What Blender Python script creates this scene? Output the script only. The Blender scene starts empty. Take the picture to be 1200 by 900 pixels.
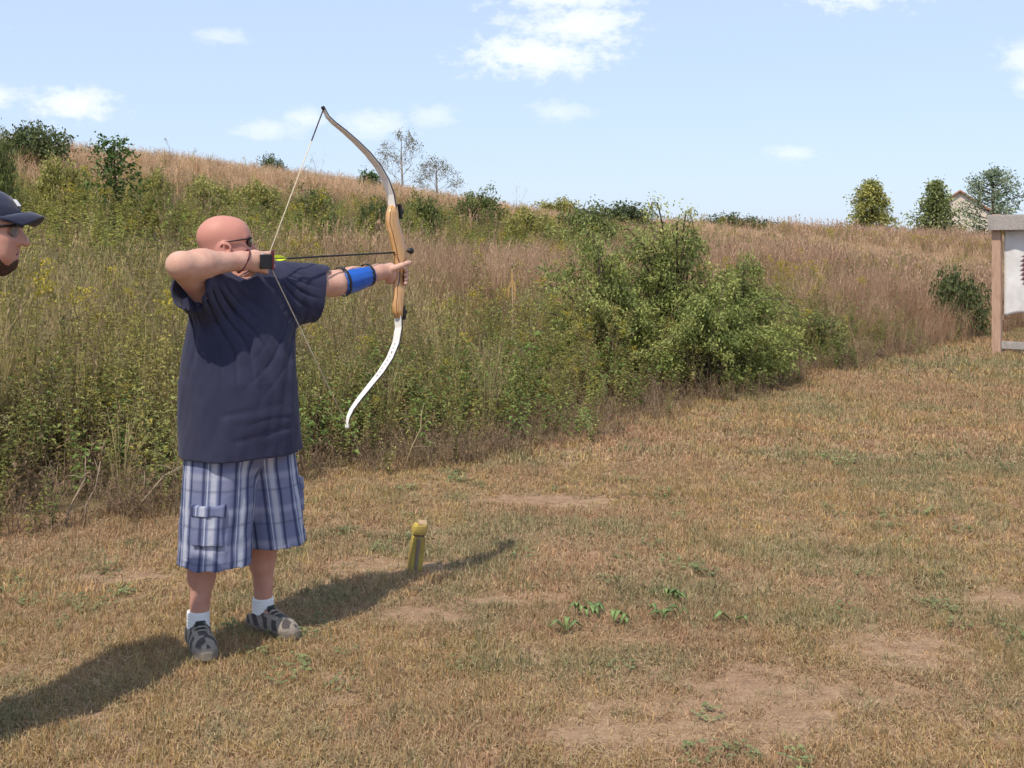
import bpy, bmesh, math, random
import numpy as np
from mathutils import Vector, Matrix, noise as mnoise

random.seed(7)
RNG = np.random.default_rng(7)
SC = bpy.context.scene
COL = SC.collection
R = math.radians

# ------------------------------------------------------------------ camera
CAM_H = 1.62
F = 1333.0            # focal length, in pixels of the 1200 px wide photograph
HOR = 290.0           # image row of the horizon
cam_data = bpy.data.cameras.new('camera')
cam_data.sensor_width = 36.0
cam_data.lens = 36.0 * F / 1200.0
cam_data.shift_y = -(450.0 - HOR) / 1200.0
cam_data.clip_start = 0.05
cam_data.clip_end = 9000.0
cam = bpy.data.objects.new('camera', cam_data)
COL.objects.link(cam)
cam.location = (0, 0, CAM_H)
cam.rotation_euler = (R(90), 0, 0)
SC.camera = cam

# ------------------------------------------------------------------ sun, sky, exposure
SUN_EL = R(58.0)
SUN_DIR = np.array([-0.47, -0.88, 0.0]); SUN_DIR /= np.linalg.norm(SUN_DIR)   # where the sun stands (horizontal)
SUN_VEC = np.array([SUN_DIR[0]*math.cos(SUN_EL), SUN_DIR[1]*math.cos(SUN_EL), math.sin(SUN_EL)])
sun_data = bpy.data.lights.new('sun', 'SUN')
sun_data.energy = 2.3
sun_data.angle = R(0.53)
sun_data.color = (1.0, 0.91, 0.77)
sun = bpy.data.objects.new('sun', sun_data)
COL.objects.link(sun)
sun.rotation_euler = Vector(-SUN_VEC).to_track_quat('-Z', 'Y').to_euler()

SC.view_settings.view_transform = 'Standard'
SC.view_settings.look = 'None'
SC.view_settings.gamma = 1.0
SC.view_settings.use_curve_mapping = False
SC.view_settings.exposure = 0.92
SC.render.engine = 'CYCLES'
SC.cycles.use_adaptive_sampling = True
SC.cycles.adaptive_threshold = 0.03
SC.cycles.use_denoising = True
SC.cycles.denoiser = 'OPENIMAGEDENOISE'
SC.cycles.max_bounces = 4
SC.cycles.diffuse_bounces = 2
SC.cycles.glossy_bounces = 2
SC.cycles.transmission_bounces = 4
SC.cycles.transparent_max_bounces = 6
SC.cycles.sample_clamp_indirect = 6.0


class NT:
    """small node-tree writer"""
    def __init__(self, tree):
        self.t = tree
    def n(self, kind, **kw):
        nd = self.t.nodes.new(kind)
        for k, v in kw.items():
            setattr(nd, k, v)
        return nd
    def link(self, a, b):
        self.t.links.new(a, b)
    def put(self, sock, v):
        if hasattr(v, 'is_output') or hasattr(v, 'links'):
            self.t.links.new(v, sock)
        else:
            sock.default_value = v
    def math(self, op, a, b=None, c=None, clamp=False):
        nd = self.n('ShaderNodeMath', operation=op, use_clamp=clamp)
        self.put(nd.inputs[0], a)
        if b is not None: self.put(nd.inputs[1], b)
        if c is not None: self.put(nd.inputs[2], c)
        return nd.outputs[0]
    def smooth(self, x, lo, hi):
        nd = self.n('ShaderNodeMapRange', interpolation_type='SMOOTHSTEP')
        self.put(nd.inputs['Value'], x)
        nd.inputs['From Min'].default_value = lo
        nd.inputs['From Max'].default_value = hi
        return nd.outputs[0]
    def mix(self, f, a, b, mode='MIX'):
        nd = self.n('ShaderNodeMix', data_type='RGBA', blend_type=mode)
        self.put(nd.inputs[0], f)
        for s, v in ((nd.inputs[6], a), (nd.inputs[7], b)):
            if isinstance(v, (tuple, list)):
                v = tuple(v) + ((1.0,) if len(v) == 3 else ())
            self.put(s, v)
        return nd.outputs[2]
    def noise(self, vec, scale, detail=4.0, rough=0.55, dim='3D'):
        nd = self.n('ShaderNodeTexNoise', noise_dimensions=dim)
        if vec is not None: self.link(vec, nd.inputs['Vector'])
        nd.inputs['Scale'].default_value = scale
        nd.inputs['Detail'].default_value = detail
        nd.inputs['Roughness'].default_value = rough
        return nd.outputs[0]
    def ramp(self, fac, stops):
        nd = self.n('ShaderNodeValToRGB')
        el = nd.color_ramp.elements
        while len(el) < len(stops): el.new(0.5)
        for e, (p, c) in zip(el, stops):
            e.position = p
            e.color = tuple(c) + ((1.0,) if len(c) == 3 else ())
        self.put(nd.inputs[0], fac)
        return nd.outputs[0]


# world: physical sky with fair-weather cumulus
world = bpy.data.worlds.new('World')
SC.world = world
world.use_nodes = True
world.cycles.sampling_method = 'MANUAL'
world.cycles.sample_map_resolution = 512
wt = NT(world.node_tree)
world.node_tree.nodes.clear()
sky = wt.n('ShaderNodeTexSky', sky_type='NISHITA')
sky.sun_disc = False
sky.sun_elevation = SUN_EL
sky.sun_rotation = math.atan2(SUN_DIR[0], SUN_DIR[1])
sky.altitude = 100.0
sky.air_density = 1.0
sky.dust_density = 0.9
sky.ozone_density = 1.6
tc = wt.n('ShaderNodeTexCoord')
sep = wt.n('ShaderNodeSeparateXYZ'); wt.link(tc.outputs['Generated'], sep.inputs[0])
dx, dy, dz = sep.outputs
az = wt.math('ARCTAN2', dx, dy)
el_ = wt.math('ARCSINE', dz)
comb = wt.n('ShaderNodeCombineXYZ')
wt.link(az, comb.inputs[0]); wt.put(comb.inputs[1], wt.math('MULTIPLY', el_, 1.7))
edge1 = wt.noise(comb.outputs[0], 58.0, 5.0, 0.66)
edge2 = wt.noise(comb.outputs[0], 9.0, 1.0, 0.55)
wob = wt.math('ADD', wt.math('MULTIPLY', wt.math('SUBTRACT', edge1, 0.5), 2.9),
              wt.math('MULTIPLY', wt.math('SUBTRACT', edge2, 0.5), 1.3))
# single clouds: azimuth, elevation (degrees), half width, half height, strength
CLOUDS = [(1.2, 9.6, 3.5, 1.0, .95), (3.0, 11.0, 3.2, 1.1, .9), (2.6, 12.6, 3.6, 1.0, .9), (3.6, 15.2, 5.0, 1.6, 0.8),
          (17.8, 12.7, 3.4, 1.2, .95), (20.5, 14.0, 4.2, 1.4, 0.8),
          (-20.9, 6.7, 1.9, .8, 0.9), (-24.4, 6.9, 0.8, .5, .6),
          (-12.2, 5.8, 1.9, .55, .55), (-10.3, 6.4, 1.2, .5, .55), (-6.9, 6.2, 1.7, .65, .5), (-4.0, 6.6, 1.3, .5, .42),
          (2.3, 6.8, 1.5, .5, .4), (13.9, 4.6, 1.3, .45, .5), (-14.4, 10.2, 1.2, .38, .4),
          (24.8, 8.6, 1.6, .7, .7), (24.7, 7.4, 1.2, .5, .6),
          (-31, 9.5, 4.5, 1.7, .9), (-44, 14, 6, 2.3, .9), (35, 11, 5, 1.8, .9), (52, 8, 5, 1.5, .8), (-60, 7, 5, 1.3, .8)]
mask = None
for (a0, e0, sx, sy, st) in CLOUDS:
    ax = wt.math('MULTIPLY', wt.math('SUBTRACT', az, R(a0)), 1.0 / R(sx))
    ey = wt.math('MULTIPLY', wt.math('SUBTRACT', el_, R(e0)), 1.0 / R(sy))
    r2 = wt.math('ADD', wt.math('MULTIPLY', ax, ax), wt.math('MULTIPLY', ey, ey))
    rr = wt.math('ADD', wt.math('SQRT', r2), wob)
    m = wt.math('MULTIPLY', wt.smooth(rr, 1.32, 0.12), st)
    mask = m if mask is None else wt.math('MAXIMUM', mask, m)
# the rest of the dome: the same kind of scattered cumulus all round, higher up
far = wt.n('ShaderNodeMapping'); wt.link(tc.outputs['Generated'], far.inputs['Vector'])
far.inputs['Scale'].default_value = (1, 1, 2.4)
dome = wt.smooth(wt.noise(far.outputs[0], 3.4, 3.0, 0.6), 0.60, 0.74)
dome = wt.math('MULTIPLY', dome, wt.smooth(el_, R(16), R(30)))
mask = wt.math('MAXIMUM', mask, wt.math('MULTIPLY', dome, 0.8))
cloud_col = wt.mix(wt.smooth(edge1, 0.35, 0.75), (6.6, 7.0, 7.7), (8.6, 8.6, 8.6))
# even pale blue added over the whole dome to lift the fill light
fill_veil = wt.math('ADD', wt.math('MULTIPLY', wt.smooth(el_, R(60), R(-2)), 0.04), 0.62)
skycol = wt.mix(fill_veil, sky.outputs[0], (4.7, 5.75, 7.6))
final = wt.mix(mask, skycol, cloud_col)
bg = wt.n('ShaderNodeBackground'); wt.link(final, bg.inputs[0]); bg.inputs[1].default_value = 0.079
wo = wt.n('ShaderNodeOutputWorld'); wt.link(bg.outputs[0], wo.inputs[0])


# ------------------------------------------------------------------ general helpers
def at(px, py, d):
    """world point seen at a photograph pixel, at its real distance d from the camera"""
    return np.array([(px - 600.0) * d / F, d, CAM_H - (py - HOR) * d / F])

def nrm(v):
    v = np.asarray(v, float)
    return v / np.linalg.norm(v)

def tag(o, label=None, cat=None, group=None, kind=None):
    if label: o['label'] = label
    if cat: o['category'] = cat
    if group: o['group'] = group
    if kind: o['kind'] = kind
    return o

def empty(name, loc, rz=0.0):
    o = bpy.data.objects.new(name, None)
    o.empty_display_size = 0.1
    COL.objects.link(o)
    o.location = tuple(loc); o.rotation_euler = (0, 0, rz)
    return o

def link_mesh(name, me, mat=None, parent=None, loc=None):
    o = bpy.data.objects.new(name, me)
    COL.objects.link(o)
    if mat is not None and len(me.materials) == 0: me.materials.append(mat)
    if parent is not None: o.parent = parent
    if loc is not None: o.location = tuple(loc)
    return o

def np_mesh(name, V, faces, smooth=True):
    """V (n,3); faces: (m,3) or (m,4) array or a list of such arrays"""
    if not isinstance(faces, list): faces = [faces]
    me = bpy.data.meshes.new(name)
    V = np.asarray(V, np.float32)
    me.vertices.add(len(V)); me.vertices.foreach_set('co', V.ravel())
    faces = [np.asarray(f, np.int32) for f in faces if len(f)]
    nl = sum(f.size for f in faces); nf = sum(len(f) for f in faces)
    me.loops.add(nl); me.polygons.add(nf)
    me.loops.foreach_set('vertex_index', np.concatenate([f.ravel() for f in faces]))
    tot = np.concatenate([np.full(len(f), f.shape[1], np.int32) for f in faces])
    st = np.concatenate([[0], np.cumsum(tot)[:-1]]).astype(np.int32)
    me.polygons.foreach_set('loop_start', st)
    me.polygons.foreach_set('loop_total', tot)
    if smooth: me.polygons.foreach_set('use_smooth', np.ones(nf, bool))
    me.update(calc_edges=True)
    me.validate()
    return me

def set_attr(me, name, typ, data):
    a = me.attributes.new(name, typ, 'POINT')
    key = {'FLOAT': 'value', 'FLOAT_VECTOR': 'vector', 'FLOAT_COLOR': 'color', 'INT': 'value'}[typ]
    a.data.foreach_set(key, np.ascontiguousarray(data, dtype=np.int32 if typ == 'INT' else np.float32).ravel())

class MB:
    """collects simple solids in one mesh"""
    def __init__(self): self.V = []; self.Fq = []; self.n = 0
    def add(self, V, Fc):
        V = np.asarray(V, float)
        self.V.append(V)
        for f in Fc: self.Fq.append([i + self.n for i in f])
        self.n += len(V)
        return self
    def box(self, c, half, ax=None):
        ax = np.eye(3) if ax is None else np.asarray(ax)
        s = np.array([[x, y, z] for x in (-1, 1) for y in (-1, 1) for z in (-1, 1)], float) * np.asarray(half)
        return self.add(np.asarray(c) + s @ ax, [(0, 1, 3, 2), (4, 6, 7, 5), (0, 4, 5, 1), (2, 3, 7, 6), (0, 2, 6, 4), (1, 5, 7, 3)])
    def tube(self, pts, rad, n=8, caps=True):
        pts = np.asarray(pts, float); k = len(pts)
        rad = np.broadcast_to(np.asarray(rad, float), (k,))
        T = np.gradient(pts, axis=0); T /= np.linalg.norm(T, axis=1)[:, None] + 1e-12
        up = np.array([0, 0, 1.0]) if abs(T[0][2]) < .9 else np.array([1.0, 0, 0])
        a = nrm(np.cross(T[0], up)); V = []
        for i in range(k):
            a = nrm(a - T[i] * np.dot(a, T[i])); b = np.cross(T[i], a)
            th = np.arange(n) * 2 * np.pi / n
            V.append(pts[i] + rad[i] * (np.cos(th)[:, None] * a + np.sin(th)[:, None] * b))
        Fc = []
        for i in range(k - 1):
            for j in range(n):
                j2 = (j + 1) % n
                Fc.append((i*n + j, i*n + j2, (i+1)*n + j2, (i+1)*n + j))
        if caps:
            Fc.append(tuple(range(n - 1, -1, -1))); Fc.append(tuple((k-1)*n + j for j in range(n)))
        return self.add(np.concatenate(V), Fc)
    def loft(self, rings, caps=True, closed=True):
        k = len(rings); n = len(rings[0]); Fc = []
        for i in range(k - 1):
            for j in range(n if closed else n - 1):
                j2 = (j + 1) % n
                Fc.append((i*n + j, i*n + j2, (i+1)*n + j2, (i+1)*n + j))
        if caps and closed:
            Fc.append(tuple(range(n - 1, -1, -1))); Fc.append(tuple((k-1)*n + j for j in range(n)))
        return self.add(np.concatenate([np.asarray(r, float) for r in rings]), Fc)
    def build(self, name, mat, parent=None, loc=None, smooth=False, bevel=0.0, off=None):
        V = np.concatenate(self.V)
        if off is not None: V = V - np.asarray(off)
        me = bpy.data.meshes.new(name)
        me.from_pydata([tuple(v) for v in V], [], self.Fq)
        bm = bmesh.new(); bm.from_mesh(me)
        bmesh.ops.recalc_face_normals(bm, faces=bm.faces)
        if bevel > 0:
            bmesh.ops.bevel(bm, geom=list(bm.edges), offset=bevel, segments=2, affect='EDGES', clamp_overlap=True)
        bm.to_mesh(me); bm.free()
        if smooth: me.polygons.foreach_set('use_smooth', np.ones(len(me.polygons), bool))
        me.update()
        return link_mesh(name, me, mat, parent, loc)


# ------------------------------------------------------------------ materials
def new_mat(name):
    m = bpy.data.materials.new(name); m.use_nodes = True
    m.node_tree.nodes.clear()
    t = NT(m.node_tree)
    p = t.n('ShaderNodeBsdfPrincipled'); o = t.n('ShaderNodeOutputMaterial')
    t.link(p.outputs[0], o.inputs[0])
    return m, t, p, o

def simple_mat(name, col, rough=0.6, spec=0.4, var=0.15, scale=30.0, bump=0.0, metal=0.0, stretch=None):
    m, t, p, o = new_mat(name)
    g = t.n('ShaderNodeTexCoord').outputs['Object']
    if stretch:
        mp = t.n('ShaderNodeMapping'); t.link(g, mp.inputs[0]); mp.inputs['Scale'].default_value = stretch; g = mp.outputs[0]
    nz = t.noise(g, scale, 5.0, 0.6)
    lo = tuple(c * (1 - var) for c in col); hi = tuple(min(1, c * (1 + var)) for c in col)
    t.link(t.ramp(nz, [(0.3, lo), (0.7, hi)]), p.inputs['Base Color'])
    p.inputs['Roughness'].default_value = rough
    p.inputs['Specular IOR Level'].default_value = spec
    p.inputs['Metallic'].default_value = metal
    if bump > 0:
        b = t.n('ShaderNodeBump'); b.inputs['Strength'].default_value = bump; b.inputs['Distance'].default_value = 0.004
        t.link(nz, b.inputs['Height']); t.link(b.outputs[0], p.inputs['Normal'])
    return m

def leaf_mat(name, instanced, trans=0.28, rough=0.65):
    """colour from the plant (instance or vertex attribute), light passes partly through the blades"""
    m, t, p, o = new_mat(name)
    if instanced:
        ic = t.n('ShaderNodeAttribute', attribute_type='INSTANCER', attribute_name='col')
        tint = t.n('ShaderNodeAttribute', attribute_type='GEOMETRY', attribute_name='tint')
        col = t.mix(tint.outputs['Alpha'], ic.outputs['Color'], tint.outputs['Color'])
    else:
        col = t.n('ShaderNodeAttribute', attribute_type='GEOMETRY', attribute_name='tint').outputs['Color']
    bri = t.n('ShaderNodeAttribute', attribute_type='GEOMETRY', attribute_name='bri').outputs['Fac']
    cb = t.n('ShaderNodeCombineColor')
    for i in range(3): t.link(bri, cb.inputs[i])
    col = t.mix(1.0, col, cb.outputs[0], 'MULTIPLY')
    t.link(col, p.inputs['Base Color'])
    p.inputs['Roughness'].default_value = rough
    p.inputs['Specular IOR Level'].default_value = 0.25
    tr = t.n('ShaderNodeBsdfTranslucent'); t.link(col, tr.inputs[0])
    mx = t.n('ShaderNodeMixShader'); mx.inputs[0].default_value = trans
    t.link(p.outputs[0], mx.inputs[1]); t.link(tr.outputs[0], mx.inputs[2])
    t.link(mx.outputs[0], o.inputs[0])
    return m

M_PLANT = leaf_mat('meadow_plants', True, 0.38)
M_LAWN = leaf_mat('lawn_blades', True, 0.25)
M_LEAF = leaf_mat('shrub_leaves', False, 0.34, 0.55)
M_BARK = simple_mat('bark', (0.11, 0.08, 0.06), 0.9, 0.1, 0.35, 25, 0.5)

# ------------------------------------------------------------------ the lie of the land
E_LINE = nrm([0.631, 0.776]); N_LINE = np.array([-E_LINE[1], E_LINE[0]])
P0 = np.array([-2.86, 6.35])
EDGE = np.array([[-30, -16], [-9, -0.6], [-4.6, 4.3], [-2.86, 6.35], [-1.3, 8.0], [0.3, 9.1], [1.7, 11.3], [4.6, 15.4],
                 [7.9, 19.9], [10.5, 22.3], [16, 23.6], [40, 25.0], [120, 30.0]], float)

def line_w(x, y): return (x - P0[0]) * N_LINE[0] + (y - P0[1]) * N_LINE[1]
def line_s(x, y): return x * E_LINE[0] + y * E_LINE[1]

def edge_w(x, y):
    """signed distance to the mown edge, positive inside the tall meadow"""
    x = np.asarray(x, float); y = np.asarray(y, float)
    best = np.full(x.shape, 1e9); sgn = np.ones(x.shape)
    for a, b in zip(EDGE[:-1], EDGE[1:]):
        d = b - a; L = np.dot(d, d)
        t = np.clip(((x - a[0]) * d[0] + (y - a[1]) * d[1]) / L, 0, 1)
        qx = x - a[0] - t * d[0]; qy = y - a[1] - t * d[1]
        r = np.hypot(qx, qy); c = d[0] * (y - a[1]) - d[1] * (x - a[0])
        up = r < best - 1e-9
        best = np.where(up, r, best); sgn = np.where(up, np.sign(c), sgn)
    return best * np.where(sgn == 0, 1, sgn)

def ss(x, a, b):
    t = np.clip((np.asarray(x, float) - a) / (b - a), 0, 1)
    return t * t * (3 - 2 * t)

def wave(x, y, s=1.0, ph=0.0):
    """cheap smooth 2-D noise about -1..1"""
    x = np.asarray(x) * s; y = np.asarray(y) * s
    return (np.sin(1.31 * x + 0.7 * y + ph) * np.cos(0.83 * y - 0.6 * x + 1.7 * ph) * 0.5
            + np.sin(2.9 * x - 1.9 * y + 2.3 + ph) * np.cos(2.2 * x + 3.1 * y + 0.4 * ph) * 0.3
            + np.sin(5.7 * x + 4.3 * y + 0.9 * ph) * np.sin(6.1 * y - 4.9 * x + ph) * 0.2) * 1.3

def ground_z(x, y):
    x = np.asarray(x, float); y = np.asarray(y, float)
    w = line_w(x, y); s = line_s(x, y)
    A = np.interp(s, [-40, 15, 24, 33, 50, 70, 103, 200, 600], [4.9, 4.25, 3.65, 2.95, 2.1, 1.4, 1.1, 0.7, 0.0])
    t = np.clip(w / 25.0, 0, None)
    S = np.where(t < 1, t * t * (3 - 2 * t) * 0.82 + 0.18 * np.sin(np.clip(t, 0, 1) * np.pi / 2), 1 - 0.10 * (t - 1))
    S = np.clip(S, 0, 1)
    hill = A * S * ss(w, 0, 3)
    bumps = 0.012 * wave(x, y, 1.4, 0.3) * ss(np.hypot(x, y), 2, 4)
    hum = 0.16 * wave(x, y, 0.22, 1.1) * ss(w, 2, 10)
    return hill + bumps + hum

# bare or thin places in the lawn: x, y, radius along x, radius along y
BARE = [(0.86, 4.02, 0.55, 0.30), (-0.66, 5.75, 0.34, 0.16), (1.55, 4.6, 0.35, 0.2), (0.35, 3.75, .28, .16),
        (0.0, 5.25, .25, .12), (-0.35, 5.05, .22, .12), (-1.9, 5.6, .22, .12), (2.3, 5.2, .4, .18), (0.2, 7.3, .5, .2)]
def bare_amount(x, y):
    m = np.zeros(np.shape(x))
    wob = 0.45 * wave(x, y, 5.0, 2.0)
    for (bx, by, rx, ry) in BARE:
        r = np.hypot((x - bx) / rx, (y - by) / ry) + wob
        m = np.maximum(m, 1 - ss(r, 0.45, 1.35))
    return m
GREEN = [(-0.42, 6.1, .42, .3), (-0.95, 5.3, .35, .22), (0.75, 5.35, .5, .25), (1.6, 5.9, .7, .3), (2.2, 4.2, .5, .4), (-1.9, 3.9, .4, .3),
         (0.1, 6.5, .6, .3), (3.6, 8.5, 1.2, .5), (0.2, 4.4, .4, .2), (6.5, 15.5, 2.2, .9), (1.2, 4.9, .4, .15)]
def green_amount(x, y):
    m = 0.62 * ss(wave(x, y, 1.1, 4.0) + 0.5 * wave(x, y, 3.3, 1.0), 0.0, 1.0)
    for (bx, by, rx, ry) in GREEN:
        r = np.hypot((x - bx) / rx, (y - by) / ry) + 0.55 * wave(x, y, 4.0, 5.0)
        m = np.maximum(m, 0.62 * (1 - ss(r, 0.2, 1.7)))
    return m

def axis_steps(lim_near, near, far):
    a = [0.0]
    st = near
    while a[-1] < far:
        if a[-1] > lim_near: st *= 1.12
        a.append(a[-1] + st)
    return np.array(a)
gx = axis_steps(14, 0.22, 3200); gx = np.concatenate([-gx[:0:-1], gx])
gy = axis_steps(30, 0.22, 3200); gyn = axis_steps(6, 0.5, 600); gy = np.concatenate([-gyn[:0:-1], gy])
GX, GY = np.meshgrid(gx, gy, indexing='ij')
GV = np.stack([GX, GY, ground_z(GX, GY)], -1).reshape(-1, 3)
ni, nj = GX.shape
ii, jj = np.meshgrid(np.arange(ni - 1), np.arange(nj - 1), indexing='ij')
q = (ii * nj + jj).ravel()
me = np_mesh('ground', GV, np.stack([q, q + nj, q + nj + 1, q + 1], 1))
ew = edge_w(GV[:, 0], GV[:, 1])
set_attr(me, 'meadow', 'FLOAT', ss(ew + 0.25 * wave(GV[:, 0], GV[:, 1], 2.0), -0.15, 0.55))
m, t, p, o = new_mat('earth_and_thatch')
gc = t.n('ShaderNodeTexCoord').outputs['Object']
n1 = t.noise(gc, 1.3, 5, 0.6); n2 = t.noise(gc, 14.0, 6, 0.65); n3 = t.noise(gc, 90.0, 4, 0.7)
lawn = t.ramp(n2, [(0.25, (0.26, 0.16, 0.10)), (0.45, (0.36, 0.235, 0.145)), (0.62, (0.46, 0.31, 0.20)), (0.8, (0.32, 0.245, 0.13))])
lawn = t.mix(t.math('MULTIPLY', t.smooth(n1, .45, .7), .5), lawn, (0.36, 0.225, 0.15))
lawn = t.mix(0.7, lawn, t.ramp(n3, [(0.3, (0.35, 0.33, 0.30)), (0.7, (1.0, 1.0, 1.0))]), 'MULTIPLY')
mead = t.ramp(n2, [(0.3, (0.09, 0.07, 0.035)), (0.6, (0.17, 0.135, 0.065)), (0.8, (0.24, 0.19, 0.09))])
ma = t.n('ShaderNodeAttribute', attribute_name='meadow').outputs['Fac']
t.link(t.mix(ma, lawn, mead), p.inputs['Base Color'])
p.inputs['Roughness'].default_value = 0.95; p.inputs['Specular IOR Level'].default_value = 0.1
bp = t.n('ShaderNodeBump'); bp.inputs['Strength'].default_value = 0.8; bp.inputs['Distance'].default_value = 0.02
t.link(t.math('ADD', t.math('MULTIPLY', n2, 0.6), t.math('MULTIPLY', n3, 0.4)), bp.inputs['Height']); t.link(bp.outputs[0], p.inputs['Normal'])
ground = link_mesh('ground', me, m)
tag(ground, kind='structure')


# ------------------------------------------------------------------ plant pieces
class PB:
    """collects leaves, blades and stems with a tint and a brightness for each vertex"""
    def __init__(self): self.V = []; self.T = []; self.B = []; self.tri = []; self.quad = []; self.n = 0
    def _put(self, V, tint, bri):
        k = len(V); self.V.append(np.asarray(V, float))
        self.T.append(np.broadcast_to(np.asarray(tint, float), (k, 4)))
        self.B.append(np.broadcast_to(np.asarray(bri, float), (k,)))
        s = self.n; self.n += k
        return s
    def ribbon(self, pts, width, side, tint=(0, 0, 0, 0), bri=1.0):
        pts = np.asarray(pts, float); k = len(pts)
        width = np.broadcast_to(np.asarray(width, float), (k,))
        side = nrm(side)
        L = pts - side * width[:, None] / 2; Rr = pts + side * width[:, None] / 2
        V = np.empty((2 * k, 3)); V[0::2] = L; V[1::2] = Rr
        s = self._put(V, tint, bri)
        for i in range(k - 1):
            self.quad.append((s + 2*i, s + 2*i + 1, s + 2*i + 3, s + 2*i + 2))
    def leaf(self, base, d, length, width, up=None, tint=(0, 0, 0, 0), bri=1.0, droop=0.25):
        d = nrm(d); up = np.array([0, 0, 1.0]) if up is None else up
        sd = np.cross(d, up); ns = np.linalg.norm(sd)
        sd = np.array([1.0, 0, 0]) if ns < 1e-3 else sd / ns
        nn = np.cross(sd, d)
        mid = base + d * length * 0.45
        tip = base + d * length - np.array([0, 0, 1.0]) * droop * length
        V = [base, mid - sd * width / 2 + nn * width * .12, tip, mid + sd * width / 2 + nn * width * .12]
        s = self._put(V, tint, bri)
        self.tri.append((s, s + 1, s + 2)); self.tri.append((s, s + 2, s + 3))
    def stem(self, pts, r0, r1, tint=(0, 0, 0, 0), bri=1.0, n=3):
        pts = np.asarray(pts, float); k = len(pts)
        th = np.arange(n) * 2 * np.pi / n
        V = []
        for i in range(k):
            r = r0 + (r1 - r0) * i / (k - 1)
            V.append(pts[i] + np.stack([np.cos(th) * r, np.sin(th) * r, np.zeros(n)], 1))
        s = self._put(np.concatenate(V), tint, bri)
        for i in range(k - 1):
            for j in range(n):
                j2 = (j + 1) % n
                self.quad.append((s + i*n + j, s + i*n + j2, s + (i+1)*n + j2, s + (i+1)*n + j))
    def mesh(self, name, mat):
        me = np_mesh(name, np.concatenate(self.V), [np.array(self.tri, np.int32).reshape(-1, 3), np.array(self.quad, np.int32).reshape(-1, 4)], smooth=False)
        set_attr(me, 'tint', 'FLOAT_COLOR', np.concatenate(self.T))
        set_attr(me, 'bri', 'FLOAT', np.concatenate(self.B))
        me.materials.append(mat)
        return me

def curve_path(base, ang, lean, h, k=5, bend=1.0, rng=RNG):
    t = np.linspace(0, 1, k)
    hor = lean * h * (t ** (1.0 + bend))
    return np.stack([base[0] + np.cos(ang) * hor, base[1] + np.sin(ang) * hor, base[2] + h * t * (1 - 0.15 * lean * t)], 1)

def proto_lawn(rng, nb=24, wide=1.0, straw=0.3):
    b = PB()
    for i in range(nb):
        a = rng.uniform(0, 2*np.pi); r = 0.05 * math.sqrt(rng.uniform())
        base = np.array([r*np.cos(a), r*np.sin(a), -0.004])
        ang = rng.uniform(0, 2*np.pi)
        if rng.uniform() < straw:     # dead straw lying about
            d = np.array([np.cos(ang), np.sin(ang), rng.uniform(0.05, 0.5)]); L = rng.uniform(.018, .042)
            sd = np.array([-np.sin(ang), np.cos(ang), 0])
            base[2] = rng.uniform(0.0, 0.012)
            s = rng.uniform(.75, 1.25)
            b.ribbon([base, base + d*L*.5, base + d*L + np.array([0, 0, -.012])], [.0028*wide, .0025*wide, .0008], sd,
                     (.50*s, .36*s, .21*s, 0.75), rng.uniform(.7, 1.15))
        else:
            h = rng.uniform(.013, .042); lean = rng.uniform(.1, 1.0)
            p = curve_path(base, ang, lean, h, 3, .8)
            sd = np.array([-np.sin(ang + rng.normal()*.5), np.cos(ang), 0])
            w = rng.uniform(.002, .0034) * wide
            b.ribbon(p, [w, w*.85, w*.12], sd, (0, 0, 0, 0), rng.uniform(.65, 1.25))
    return b

def proto_goldenrod(rng, flower):
    b = PB(); h = rng.uniform(.85, 1.25); ang = rng.uniform(0, 6.28); lean = rng.uniform(.02, .22)
    p = curve_path(np.zeros(3), ang, lean, h, 7, 1.2)
    b.stem(p, .0045, .0018, (.20, .14, .07, .8), 1.0)
    nl = 46
    for i in range(nl):
        t = .1 + .86 * i / nl; c = p[0] + 0
        c = np.array([np.interp(t, np.linspace(0, 1, 7), p[:, j]) for j in range(3)])
        a = i * 2.4 + rng.normal() * .3; tt = (0, 0, 0, 0)
        if t < .38 and rng.uniform() < .8: tt = (.30, .22, .12, .95)
        elif rng.uniform() < .12: tt = (.36, .29, .09, .8)
        L = rng.uniform(.06, .1) * (1.1 - .55 * t)
        b.leaf(c, [np.cos(a), np.sin(a), rng.uniform(.1, .8)], L, L * .21, None, tt, rng.uniform(.65, 1.3), rng.uniform(.1, .5))
    for i in range(9):
        a = ang + rng.normal() * .9; c = p[-1] + np.array([0, 0, -.02 * i * rng.uniform(.6, 1.1)])
        L = .05 + .012 * i * rng.uniform(.5, 1.1)
        q = np.array([c, c + np.array([np.cos(a)*L*.6, np.sin(a)*L*.6, L*.5]), c + np.array([np.cos(a)*L*1.2, np.sin(a)*L*1.2, L*.45])])
        s = rng.uniform(.8, 1.2)
        tt = (.42*s, .33*s, .035, .92) if flower == 2 else ((.30*s, .25*s, .07, .8) if flower == 1 else (.24*s, .19*s, .10, .8))
        for k in range(7):
            u = k / 6; cc = q[0] * (1-u)**2 + 2*u*(1-u)*q[1] + u*u*q[2]
            b.leaf(cc, rng.normal(size=3) + [0, 0, .8], .026, .015, None, tt, rng.uniform(.7, 1.3), 0)
    return b

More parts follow.
